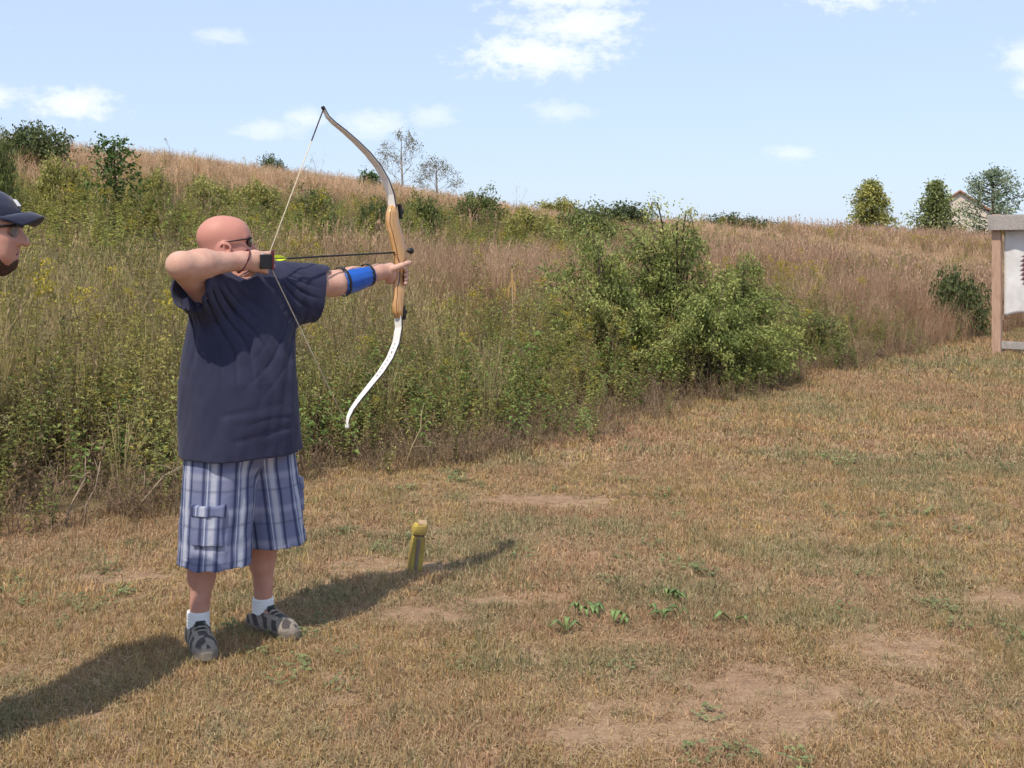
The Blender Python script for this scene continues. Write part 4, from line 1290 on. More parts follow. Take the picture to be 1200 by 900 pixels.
b0 = t.n('ShaderNodeBump'); b0.inputs['Strength'].default_value = .4; b0.inputs['Distance'].default_value = .012; t.link(n3, b0.inputs['Height']); t.link(b0.outputs[0], p.inputs['Normal'])
M_PLAID = m


# ------------------------------------------------------------------ pieces of a figure
def head_prims(c, f, l, u, s=1.0, nk=None, neck_r=.064):
    """c centre at ear height; f forward, l to the person's left, u up"""
    A = np.array([f, l, u])
    def q(a, b, d): return c + (f*a + l*b + u*d) * s
    def e(a, b, d, r, k=.02, op='add'): return ell(q(a, b, d), np.array(r) * s, A, k, op)
    P = [e(-.012, 0, .034, (.101, .079, .086), .03), e(.045, 0, .045, (.046, .058, .048), .04), e(.025, 0, -.025, (.072, .066, .088), .04),
         e(.035, 0, -.078, (.052, .055, .036), .03), cone(q(.066, 0, -.098), q(.058, 0, -.1), .024*s, .026*s, .03)]
    for b in (-1, 1):
        P.append(e(.058, b*.038, -.032, (.03, .028, .03), .03))                       # cheek
        P.append(cone(q(.083, b*.012, .027), q(.070, b*.048, .024), .010*s, .009*s, .022))   # brow
        P.append(ell(q(.078, b*.031, .008), (.02*s,)*3, A, .015, 'sub'))               # eye socket
        P.append(ell(q(.066, b*.031, .008), (.0145*s,)*3, A, .004))                    # eye
        P.append(cone(q(.06, b*.045, -.07), q(0, b*.062, -.055), .02*s, .022*s, .03))  # jaw
    P.append(cone(q(.090, 0, .012), q(.118, 0, -.028), .009*s, .0135*s, .012))         # nose
    for b in (-1, 1): P.append(ell(q(.098, b*.012, -.031), (.011*s, .009*s, .009*s), A, .008))
    P.append(cone(q(.084, -.018, -.062), q(.084, .018, -.062), .0085*s, .0085*s, .010))  # lips
    P.append(cone(q(.083, -.015, -.074), q(.083, .015, -.074), .009*s, .009*s, .010))
    P.append(ell(q(.096, 0, -.068), (.012*s, .022*s, .0022*s), A, .003, 'sub'))
    for b in (-1, 1):                                                                   # ears
        P.append(ring(q(-.010, b*.083, -.016), l*b + f*(-.45), .022*s, .0075*s, .012))
        P.append(ell(q(-.006, b*.080, -.018), (.017*s, .009*s, .026*s), A, .01))
        P.append(ell(q(-.002, b*.081, -.046), (.010*s, .006*s, .010*s), A, .01))
        P.append(ell(q(-.002, b*.091, -.016), (.009*s, .009*s, .013*s), A, .005, 'sub'))
    if nk is not None: P.append(cone(q(-.022, 0, -.05), nk, neck_r, neck_r * 1.08, .04))
    return P

def chain(pts, r0, r1, k=.006):
    pts = [np.asarray(p, float) for p in pts]; n = len(pts) - 1
    return [cone(pts[i], pts[i+1], r0 + (r1-r0)*i/n, r0 + (r1-r0)*(i+1)/n, k) for i in range(n)]

def leg_prims(hip, knee, ankle, toe_dir, s=1.0):
    td = nrm(toe_dir); back = -td
    return [cone(hip, knee, .088*s, .060*s, .04), cone(knee, knee + (ankle-knee)*.3, .056*s, .055*s, .03),
            cone(knee + (ankle-knee)*.12 + back*.012, knee + (ankle-knee)*.5 + back*.012, .048*s, .052*s, .04),
            cone(knee + (ankle-knee)*.3, ankle, .050*s, .035*s, .03), cone(ankle, ankle + np.array([0, 0, -.055]) + td*.1, .032*s, .026*s, .012)]

def shoe(parent, org, ankle, td, name_label=None):
    """td toe direction; sole on the ground"""
    f = nrm([td[0], td[1], 0]); l = np.array([-f[1], f[0], 0]); u = np.array([0, 0, 1.0])
    gz = float(ground_z(ankle[0], ankle[1]))
    c = np.array([ankle[0], ankle[1], gz]); A = np.array([f, l, u])
    def q(a, b, d): return c + f*a + l*b + u*d
    def sole_fn(P):
        X = (P - c) @ A.T
        a = X[:, 0]; w = np.interp(a, [-.085, -.06, 0, .06, .12, .17, .205], [.020, .036, .038, .044, .052, .045, .018])
        cy = np.interp(a, [-.08, .05, .2], [0, .002, .004])
        d2 = np.maximum(np.abs(X[:, 1] - cy) - w, np.maximum(a - .207, -.087 - a))
        dz_ = np.abs(X[:, 2] - .018 - np.interp(a, [-.09, .1, .21], [0, 0, .012])) - .017
        return np.maximum(d2, dz_) + 0
    so = Prim(sole_fn, q(.06, 0, .02), .17, .004)
    up = [ell(q(.05, 0, .04), (.145, .047, .05), A, .03), ell(q(.115, .002, .042), (.082, .049, .042), A, .03), ell(q(-.035, 0, .055), (.046, .037, .055), A, .03),
          cone(q(0, 0, .05), q(-.014, 0, .085), .046, .045, .03), cone(q(.03, 0, .075), q(.1, 0, .062), .032, .026, .02), half(q(0, 0, .032), -u), half(q(-.005, 0, .092), u - f*.35),
          ]
    def pat(V):
        X = (V - c) @ A.T; a, b, z = X.T
        side = np.abs(b)
        stripe = ss(np.sin(a*115 + z*80 + np.sign(b)*1.3), -.15, .15)          # leather overlays over dark mesh
        v = np.where(z < .05, np.maximum(stripe, ss(z, .05, .04)*.9), stripe)
        v = np.maximum(v, ss(a, .155, .165) * ss(z, .062, .055))           # toe cap
        v = np.where((side < .034) & (a > .03) & (a < .125) & (z > .07), ss(np.abs(side - .026), .010, .006), v)   # eyestays beside the tongue
        v = v * (1 - ss(z, .083, .09) * (1 - ss(a, .03, .05)))             # padded collar
        v = np.maximum(v, (a < -.065) * ss(z, .075, .07))
        return np.clip(v, 0, 1)
    sh = sdf_obj('shoe', up, M_SHOE, parent, .003, None, org, [('overlay', 'FLOAT', pat)])
    sdf_obj('sole', [so], M_SOLE, sh, .004, None, org)
    for i in range(4):
        a = .048 + .021*i; z = .1175 - .0085*i
        MB().tube([q(a - .004, -.027, z-.014) - org, q(a, -.012, z - .002) - org, q(a+.003, .012, z - .002) - org, q(a + .006, .027, z-.014) - org], .0034, 6).build('lace', M_LACE, sh, smooth=True)
    mbt = MB().loft([[q(.062, -.020, .088) - org, q(.062, .020, .088) - org, q(.054, .020, .092) - org, q(.054, -.020, .092) - org],
                     [q(.052, -.021, .122) - org, q(.052, .021, .122) - org, q(.046, .021, .123) - org, q(.046, -.021, .123) - org]])
    mbt.build('tongue', M_BLACK, sh, bevel=.003)
    sdf_obj('sock', [cone(q(0, 0, .05), q(-.002, 0, .17), .0455, .0435, .01), half(q(0, 0, .150), u)], M_SOCK, parent, .004, lambda P: .0012*np.sin(P[:, 2]*500), org)

def tee_warp(folds, T, lat, amp=.004, crs=()):
    """folds: segments in the plane (lateral, height) of the chest, pressed into the cloth"""
    def w(P):
        d = amp * wob3(P, np.array([9, 9, 5.0]), 1.0) + .0018 * wob3(P, np.array([30, 30, 12.0]), 2.0)
        L = (P - T) @ lat; Zz = P[:, 2]
        def creases(l0, z0, l1, z1, freq, amp_, rad, ph):
            """sharp drag folds running from one point towards another, fading away from that line"""
            dl, dz_ = l1 - l0, z1 - z0; n_ = math.hypot(dl, dz_)
            al = ((L - l0)*dl + (Zz - z0)*dz_) / n_; ac = (-(L - l0)*dz_ + (Zz - z0)*dl) / n_
            fan = ac / (.35 + .9*np.clip(al, 0, None) / n_)
            wv = np.abs(np.sin(freq*fan + .9*np.sin(al*17 + ph) + ph))
            env = np.exp(-(ac/rad)**2) * ss(al, -.03, .04) * (1 - ss(al, n_*.55, n_))
            return amp_ * (1 - wv)**2 * env
        for cr in crs: d = d + creases(*cr)
        for (l0, z0, l1, z1, a, wd) in folds:
            dl, dz_ = l1 - l0, z1 - z0; LL = dl*dl + dz_*dz_
            t = np.clip(((L - l0)*dl + (Zz - z0)*dz_) / LL, 0, 1)
            r = np.hypot(L - l0 - t*dl, Zz - z0 - t*dz_)
            d = d + a * np.exp(-(r/wd)**2) * (1 - .6*t)
        return d
    return w

# ------------------------------------------------------------------ the archer
UP = np.array([0, 0, 1.0])
NOCK = at(313, 304, 4.60); REST = at(462, 297, 5.16)
e_ = nrm([REST[0] - NOCK[0], REST[1] - NOCK[1], 0])          # the way the arrow points
c_ = np.array([e_[1], -e_[0], 0])                            # the way the chest faces
R_SH = at(243, 342, 4.50); L_SH = at(335, 337, 4.80)
R_EL = at(212, 311, 4.28); R_WR = at(282, 306, 4.48)
L_WR = at(443, 319, 5.10); L_EL = at(394, 332, 4.945)
GRIP = at(467, 318, 5.18)
HEAD = at(264, 287, 4.63)
AX, AY = -1.115, 4.66
ORG = np.array([AX, AY, float(ground_z(AX, AY))])
archer = empty('person', ORG)
tag(archer, 'bald archer in navy T-shirt and plaid shorts drawing the bow', 'person')
R_AN = np.array([-1.262, 4.575, .10]); L_AN = np.array([-1.05, 4.80, .10])
R_KN = np.array([-1.235, 4.585, .49]); L_KN = np.array([-1.045, 4.775, .50])
R_HP = np.array([AX - .09*e_[0], AY - .09*e_[1], .90]); L_HP = np.array([AX + .09*e_[0], AY + .09*e_[1], .90])
R_TD = nrm([.42, -.91, 0]); L_TD = nrm([.80, -.60, 0])
hf = nrm([.94, .33, .07]); hu = nrm(UP - hf*.07 + np.array([.03, 0, 0])); hl = nrm(np.cross(hu, hf)); hf = np.cross(hl, hu)
NECK = np.array([-1.095, 4.66, 1.45])

BP = head_prims(HEAD, hf, hl, hu, 1.0, NECK, .066)
zs = [.82, .95, 1.08, 1.22, 1.36, 1.44, 1.50]
BP += [zloft(zs, np.interp(zs, [.8, 1.5], [AX+.005, -1.085]), np.interp(zs, [.8, 1.1, 1.5], [AY, AY, 4.675]), [.17, .18, .185, .185, .18, .15, .08], [.12, .14, .15, .12, .08, .07, .06], e_, c_, .05)]
BP += [cone(NECK + [0, 0, .0], R_SH, .07, .066, .05), cone(NECK, L_SH, .07, .066, .05)]
BP += [cone(R_SH, R_EL, .064, .050, .03), cone(R_EL, R_EL + (R_WR - R_EL)*.35, .043, .053, .03), cone(R_EL - nrm(R_WR - R_EL)*.02 + np.array([0, 0, .008]), R_EL, .026, .034, .03), cone(R_EL + (R_WR - R_EL)*.3, R_WR, .054, .034, .03)]
BP += [cone(L_SH, L_EL, .064, .052, .03), cone(L_EL, L_EL + (L_WR - L_EL)*.4, .050, .049, .03), cone(L_EL + (L_WR - L_EL)*.35, L_WR, .049, .032, .03)]
BP += [cone(R_HP, L_HP, .10, .10, .05)] + leg_prims(R_HP, R_KN, R_AN, R_TD, 1.0) + leg_prims(L_HP, L_KN, L_AN, L_TD, 1.0)
# bow hand: palm behind the grip, thumb along the near side, fingers round the front
def G(a, b, z): return GRIP + e_*a + c_*b + UP*z
pk = nrm(GRIP - L_WR)
BP += [cone(L_WR, G(-.045, -.004, -.002), .031, .030, .02, 1.15), cone(G(-.05, -.012, .012), G(-.042, -.012, -.034), .026, .023, .02)]
BP += chain([G(-.055, .018, .012), G(-.018, .036, .026), G(.022, .034, .036), G(.048, .026, .04)], .0155, .0095, .008)
for i, (zz, L_) in enumerate(((.012, 1.0), (-.009, 1.06), (-.029, 1.0), (-.047, .86))):
    BP += chain([G(-.04, -.028, zz), G(.012, -.036, zz + .002), G(.036*L_, -.012, zz - .003), G(.030*L_, .020, zz - .006), G(.010, .034, zz - .008)], .0115, .0085, .005)
# string hand: back of the hand outwards, three fingers hooked on the string
def S_(a, b, z): return NOCK + e_*a + c_*b + UP*z
KN_ = S_(-.075, .03, -.004)
BP += [cone(R_WR, KN_, .033, .030, .02, 1.15), cone(S_(-.085, .028, .016), S_(-.082, .026, -.03), .021, .019, .02)]
for i, (zz, L_) in enumerate(((.022, .95), (-.004, 1.0), (-.026, .95))):
    BP += chain([S_(-.075, .035, zz), S_(-.03, .044, zz), S_(.008*L_, .026, zz), S_(.010, -.004, zz), S_(-.022, -.010, zz)], .0115, .0085, .005)
BP += chain([S_(-.08, .03, -.034), S_(-.04, .04, -.045), S_(-.02, .02, -.05), S_(-.04, .0, -.047)], .0105, .008, .005)
BP += chain([S_(-.105, .012, -.02), S_(-.075, -.01, -.034), S_(-.05, -.016, -.04)], .0155, .010, .008)

def archer_red(V):
    dh = np.linalg.norm(V - HEAD, axis=1)
    r = .9 * (1 - ss(dh, .13, .19)) + .45 * (1 - ss(V[:, 2], .4, .6))
    ear = np.linalg.norm(V - (HEAD - hl*.085), axis=1)
    return np.clip(r + .35*(1 - ss(ear, .015, .04)), 0, 1)
def lips_at(Hc, f, u):
    return lambda V: (1 - ss(np.linalg.norm((V - (Hc + f*.09 - u*.068)) * 1.0, axis=1), .012, .024)) * .8
sdf_obj('body', BP, M_SKIN, archer, .004, None, ORG, [('redness', 'FLOAT', archer_red), ('lips', 'FLOAT', lips_at(HEAD, hf, hu))])

# T-shirt
def sleeve_end(c, n, rr=.125):
    c = np.asarray(c, float); n = nrm(n)
    return Prim(lambda P: np.maximum(-((P - c) @ n), np.sqrt(((P - c - n*.05)**2).sum(1)) - rr), c + n*.05, rr, .004, 'sub')
LAT = nrm([.972, .234, 0])
TC = np.array([AX, AY, 1.0])
sz_ = [.775, .85, .95, 1.08, 1.22, 1.34, 1.42, 1.48, 1.515]
sh = [zloft(sz_, np.interp(sz_, [.78, 1.1, 1.5], [AX+.008, AX-.008, -1.09]), np.interp(sz_, [.78, 1.1, 1.5], [AY, AY, 4.675]),
            [.262, .256, .25, .243, .238, .235, .212, .16, .09], [.205, .208, .212, .204, .172, .135, .112, .092, .07], e_, c_, .05, 2.25)]
sh += [cone(NECK + [0, 0, .005], R_SH + [0, 0, -.005], .083, .088, .05), cone(NECK + [0, 0, .005], L_SH + [0, 0, -.005], .083, .088, .05)]
LS_E = L_SH + (L_EL - L_SH) * .44 + np.array([0, 0, -.038]); RS_E = R_SH + (R_EL - R_SH) * .56 + np.array([0, 0, -.045])
l_dir = nrm(LS_E - L_SH + np.array([0, 0, .05])); r_dir = nrm(RS_E - R_SH + [0, 0, .03])
sh += [cone(L_SH - l_dir*.05, LS_E + l_dir*.07, .080, .076, .05, 1.5), cone(R_SH - r_dir*.03, RS_E + r_dir*.05, .085, .080, .05, 1.2)]
sh += [cone(L_SH + np.array([0, 0, -.075]), LS_E + l_dir*.06 + np.array([0, 0, -.06]), .062, .050, .07)]
lcut = nrm(nrm(L_EL - L_SH) + np.array([0, 0, -.20])); rcut = nrm(R_EL - R_SH + np.array([-.02, 0, -.02]))
sh += [sleeve_end(LS_E + lcut*.045, lcut), sleeve_end(RS_E + rcut*.03, rcut), half([0, 0, .782], -UP),
       cone(LS_E - lcut*.02, LS_E + lcut*.14, .064, .068, .004, 1.5, 'sub'), cone(RS_E, RS_E + rcut*.12, .070, .072, .004, 1.2, 'sub')]
nka = nrm(HEAD - hf*.02 - NECK)
NC = NECK + nka*.052 + c_*.02
sh += [cone(NC + nka*.012, NC + nka*.12, .078, .088, .006, 1.0, 'sub'), ring(NC + nka*.004, nrm(nka - c_*.22 + [0, 0, .1]), .076, .0065, .006)]
def px_l(px): return ((px - 600)*4.6/F - AX)/.972
def px_z(py): return CAM_H - (py - HOR)*4.55/F
fold_px = [(258, 345, 300, 430, .013, .014), (276, 345, 318, 415, .012, .013), (290, 350, 335, 425, .010, .013), (232, 360, 226, 420, .009, .014),
           (322, 385, 300, 470, .008, .016), (335, 400, 322, 500, .010, .012),
           (262, 482, 322, 474, .006, .011), (275, 512, 335, 502, .006, .010), (215, 440, 222, 520, .006, .016),
           (346, 345, 352, 372, .010, .010), (358, 335, 366, 370, .009, .010)]
folds = [(px_l(a), px_z(b), px_l(cx_), px_z(d), am*.55, wd*1.35) for a, b, cx_, d, am, wd in fold_px]
shirt = sdf_obj('shirt', sh, M_NAVY, archer, .004, tee_warp(folds, TC, LAT, .004, [
    (px_l(248), px_z(335), px_l(312), px_z(470), 46, .011, .10, .3), (px_l(345), px_z(365), px_l(285), px_z(480), 42, .004, .07, 1.2),
    (px_l(228), px_z(350), px_l(240), px_z(450), 50, .007, .05, 2.0), (px_l(342), px_z(500), px_l(262), px_z(492), 34, .0024, .06, .8), (px_l(325), px_z(330), px_l(366), px_z(372), 60, .009, .06, .5)]), ORG)
shirt['label'] = 'loose navy blue short sleeved T-shirt'
# hem band
# shorts
def short_leg(hx, hy, kx, ky, zb, a, b):
    z = [zb, .45, .6, .75, .86, .98]
    return zloft(z, np.interp(z, [zb, .9], [kx, hx]), np.interp(z, [zb, .9], [ky, hy]), [a*1.03, a, a*.99, a*.98, a*.95, a*.85], [b*1.02, b, b*1.0, b, b, b*.9], e_, c_, .035, 2.2)
RHEM = np.array([-1.192, 4.56]); LHEM = np.array([-1.005, 4.78])
st = [short_leg(R_HP[0], R_HP[1], RHEM[0], RHEM[1], .358, .138, .142), short_leg(L_HP[0], L_HP[1], LHEM[0], LHEM[1], .385, .128, .140),
      ell([AX, AY, .85], (.225, .175, .16), np.array([e_, c_, UP]), .04)]
for (hm, zb, kn) in ((RHEM, .358, R_KN), (LHEM, .385, L_KN)):
    st.append(zloft([zb - .05, .40, .46], [hm[0]]*3, [hm[1]]*3, [.126, .124, .08], [.130, .126, .08], e_, c_, .004, 2.2, 'sub'))
def short_warp(P):
    return .0055*wob3(P, np.array([16, 16, 5.0]), .5) + .003*wob3(P, np.array([38, 38, 22.0]), 1.5) * ss(P[:, 2], .8, .5)
def plaid_uv(V):
    z = V[:, 2]
    out = np.zeros((len(V), 3))
    dd = []
    for (hp, hm, zb) in ((R_HP, RHEM, .358), (L_HP, LHEM, .385)):
        cx = np.interp(z, [zb, .9], [hm[0], hp[0]]); cy = np.interp(z, [zb, .9], [hm[1], hp[1]])
        X = V[:, 0] - cx; Y = V[:, 1] - cy
        dd.append((np.hypot(X, Y), np.arctan2(X*e_[0] + Y*e_[1], X*c_[0] + Y*c_[1])))
    rgt = dd[0][0] < dd[1][0]
    out[:, 0] = np.where(rgt, dd[0][1], dd[1][1] + .55) * .142
    out[:, 2] = z + np.where(rgt, 0, .03)
    return out
sdf_obj('shorts', st, M_PLAID, archer, .004, short_warp, ORG, [('cloth', 'FLOAT_VECTOR', plaid_uv)])['label'] = 'blue and white plaid cargo shorts'
# cargo pockets: pouch and flap on the outer side of each leg
def pocket(cen, nrm_out, w, h, leg):
    n_ = nrm(nrm_out); s_ = nrm(np.cross(UP, n_))
    def shell(thk, z0, z1, ww):
        def fn(P):
            d = leg.fn(P); q_ = P - cen
            return np.maximum(np.maximum(np.maximum(d - thk, -.006 - d), np.abs(q_ @ s_) - ww), np.maximum(np.maximum(z0 - q_[:, 2], q_[:, 2] - z1), -(q_ @ n_) - .07))
        return Prim(fn, cen, math.hypot(w, h) + .05, .004)
    po = sdf_obj('pocket', [shell(.0135, -h, h, w)], M_PLAID, archer, .004, short_warp, ORG, [('cloth', 'FLOAT_VECTOR', plaid_uv)])
    sdf_obj('flap', [shell(.0185, h - .026, h + .018, w + .005)], M_PLAID, po, .004, short_warp, ORG, [('cloth', 'FLOAT_VECTOR', lambda V: plaid_uv(V) + np.array([.035, 0, .05]))])
ro = nrm(-e_*.80 + c_*.62)
rc = np.array([R_HP[0]*.42 + RHEM[0]*.58, R_HP[1]*.42 + RHEM[1]*.58, .525]) + ro*.125
pocket(rc, ro, .062, .070, st[0])
lo_ = nrm(e_*.96 + c_*.28)
lc = np.array([L_HP[0]*.42 + LHEM[0]*.58, L_HP[1]*.42 + LHEM[1]*.58, .57]) + lo_*.122
pocket(lc, lo_, .055, .062, st[1])
shoe(archer, ORG, R_AN, R_TD); shoe(archer, ORG, L_AN, L_TD)

# sunglasses (worn)
def glasses(parent, org, Hc, f, l, u, dark, z=.010, thick=.0028):
    def q(a, b, d): return Hc + f*a + l*b + u*d - org
    fr = MB()
    for b in (-1, 1):
        fr.tube([q(.088, b*.058, z+.012), q(.068, b*.074, z+.011), q(.03, b*.083, z+.006), q(-.01, b*.086, z+.002), q(-.025, b*.086, z-.016)], thick, 6)
        fr.tube([q(.104, b*.010, z+.012), q(.103, b*.03, z+.016), q(.09, b*.058, z+.013)], thick, 6)
    fr.tube([q(.104, -.010, z+.012), q(.108, 0, z+.013), q(.104, .010, z+.012)], thick, 6)
    g_ = fr.build('sunglasses' if dark else 'eyeglasses', M_BLACK, parent, smooth=True)
    for b in (-1, 1):
        top = [q(.105, b*.008, z+.012), q(.104, b*.03, z+.015), q(.092, b*.056, z+.012)]
        bot = [q(.100, b*.012, z-.014), q(.099, b*.032, z-.022), q(.086, b*.052, z-.014)]
        rings = []
        for i in range(3):
            o3 = -f * .003
            rings.append([top[i], (top[i]+bot[i])/2 + f*.002, bot[i], bot[i] + o3, (top[i]+bot[i])/2 + o3, top[i] + o3])
        MB().loft(rings).build('lens', M_LENS if dark else M_GLASSLENS, g_, smooth=False)
m, t, p, o = new_mat('clear_lens')
p.inputs['Base Color'].default_value = (.9, .92, .93, 1); p.inputs['Roughness'].default_value = .03
p.inputs['Transmission Weight'].default_value = .9; p.inputs['IOR'].default_value = 1.08
M_GLASSLENS = m
glasses(archer, ORG, HEAD, hf, hl, hu, True)

# blue arm guard on the bow arm, with straps
ga = L_EL + (L_WR - L_EL) * .08; gb = L_EL + (L_WR - L_EL) * .80
gd = nrm(gb - ga); gs = nrm(c_ - gd*np.dot(c_, gd)); gu = np.cross(gs, gd); gu = gu if gu[2] > 0 else -gu
rings = []
for i in range(9):
    t_ = i / 8; r_ = .0590 + (.0425 - .0590) * t_ + .0035*math.sin(t_*3.14); cen = ga + (gb - ga)*t_ - ORG
    span = R(62) * (1.0 if .1 < t_ < .9 else .82)
    outer = [cen + (gs*math.cos(a) + gu*math.sin(a))*(r_ + .0055 + .0012*math.cos(a*14)) for a in np.linspace(-span, span*.95, 15) - .12]
    inner = [cen + (gs*math.cos(a) + gu*math.sin(a))*(r_ + .001) for a in (np.linspace(-span, span*.95, 15) - .12)[::-1]]
    rings.append(outer + inner)
guard = MB().loft(rings).build('arm_guard', M_BLUE, archer, smooth=True)
guard['label'] = 'bright blue plastic arm guard on the bow arm'
for t_ in (.08, .92):
    r_ = .0590 + (.0425 - .0590)*t_ + .0055; cen = ga + (gb - ga)*t_ - ORG
    th_ = np.linspace(0, 2*np.pi, 25)
    rg_ = []
    for w_ in (-.007, .007):
        rg_.append([cen + gd*w_ + (gs*math.cos(a) + gu*math.sin(a))*r_*(1.0 if abs(math.cos(a/2)) < .8 else .99) for a in th_[:-1]])
    rg2 = [[p_ + nrm(p_ - cen)*.003 for p_ in rg_[1]], [p_ + nrm(p_ - cen)*.003 for p_ in rg_[0]]]
    MB().loft(rg_ + rg2 + [rg_[0]], caps=False).build('strap', M_BLACK, guard, smooth=True)

# finger tab on the string hand: dark back, maroon face, strap round the hand
tab = sdf_obj('finger_tab', [Prim(lambda P: np.maximum(np.maximum(np.abs((P - S_(-.048, .056, -.002)) @ e_) - .034, np.abs((P - S_(-.048, .056, -.008))[:, 2]) - .026),
                np.abs((P - S_(-.048, .056, -.002)) @ nrm(c_ + e_*.25)) - .003) - .003, S_(-.048, .056, -.002), .06, .003)], M_BLACK, archer, .003, None, ORG)
sdf_obj('tab_face', [Prim(lambda P: np.maximum(np.maximum(np.abs((P - S_(.000, .034, -.002)) @ nrm(c_*.8 - e_*.6)) - .024, np.abs((P - S_(.000, .034, -.002))[:, 2]) - .036),
                np.abs((P - S_(.000, .034, -.002)) @ nrm(e_*.8 + c_*.6)) - .0035) - .003, S_(.000, .034, -.002), .06, .003)], M_MAROON, tab, .003, None, ORG)
wd_ = nrm(KN_ - R_WR); ws = nrm(np.cross(wd_, UP)); wu = np.cross(ws, wd_)
cen = R_WR + wd_*.012 - ORG
MB().tube([cen + (ws*math.cos(a) + wu*math.sin(a)*1.2)*.0365 + wd_*.022*math.sin(a) for a in np.linspace(0, 2*np.pi, 22)], .004, 6).build('wrist_strap', M_MAROON, tab, smooth=True)
MB().box(S_(-.074, .064, .016) - ORG, (.004, .002, .010), np.array([e_, c_, UP])).build('tab_mark', M_SOCK, tab)

# ------------------------------------------------------------------ the recurve bow
TIP_T = at(380, 128, 4.90); TIP_B = at(407, 498, 4.87)
t_b = nrm(TIP_T - TIP_B); e_b = nrm(e_ - t_b*np.dot(e_, t_b)); c_b = np.cross(e_b, t_b)
BORG = GRIP
bow = empty('recurve_bow', BORG); tag(bow, 'wooden recurve bow with white limbs held at full draw by the archer', 'bow')
def on_bow(px, py):
    r = at(px, py, 1.0) - np.array([0, 0, CAM_H]); c0 = np.array([0, 0, CAM_H])
    s = np.dot(GRIP - c0, c_b) / np.dot(r, c_b)
    return c0 + r*s
def Bw(s, eo): return t_b*s + e_b*eo        # local to the bow origin
# laminated riser
m, t, p, o = new_mat('laminated_riser_wood')
g = t.n('ShaderNodeTexCoord').outputs['Object']
vm = t.n('ShaderNodeVectorMath', operation='DOT_PRODUCT'); t.link(g, vm.inputs[0]); vm.inputs[1].default_value = tuple(c_b)
mp = t.n('ShaderNodeMapping'); t.link(g, mp.inputs[0]); mp.inputs['Scale'].default_value = (6, 6, .5)
nz = t.noise(mp.outputs[0], 16, 5, .6)
c = t.ramp(nz, [(.3, (.50, .26, .095)), (.7, (.68, .40, .17))])
lam = t.math('ABSOLUTE', t.math('SUBTRACT', t.math('FRACT', t.math('ADD', t.math('DIVIDE', vm.outputs['Value'], .014), .5)), .5))
c = t.mix(t.smooth(lam, .10, .04), c, (.12, .055, .03))
t.link(c, p.inputs['Base Color']); p.inputs['Roughness'].default_value = .32; p.inputs['Coat Weight'].default_value = .3
M_RISER = m
def rsec(s, eo, de, wc, n=16, pw=2.6):
    out = []
    for a in np.arange(n)*2*np.pi/n:
        ca, sa = math.cos(a), math.sin(a)
        out.append(Bw(s, eo) + e_b*de*np.sign(ca)*abs(ca)**(2/pw) + c_b*wc*np.sign(sa)*abs(sa)**(2/pw))
    return out
def bow_se(px, py):
    q_ = on_bow(px, py) - GRIP
    return np.dot(q_, t_b), np.dot(q_, e_b)
# outline of the riser: row, left and right edges in the photograph
rows = [(241, 454.5, 466), (250, 451.5, 468), (262, 451, 469), (276, 455, 472), (290, 458, 476), (300, 460, 477), (308, 461.5, 475.5), (316, 462, 474.5), (324, 462, 474), (331, 460.5, 475.5),
        (338, 459.5, 476), (346, 460, 475), (356, 458.5, 474), (364, 459, 473), (372, 461.5, 472.5)]
secs = []
for (py, xl, xr) in rows:
    mid = (xl + xr)/2; s, eo = bow_se(mid, py)
    wpx = (xr - xl)*5.18/F
    wc = .0155 if 300 < py < 335 else .019
    de = max((wpx/2*1.02 - wc*.45)/.70, .010)
    secs.append((s, eo, de, wc))
MB().loft([rsec(*q_) for q_ in secs]).build('riser', M_RISER, bow, smooth=True)
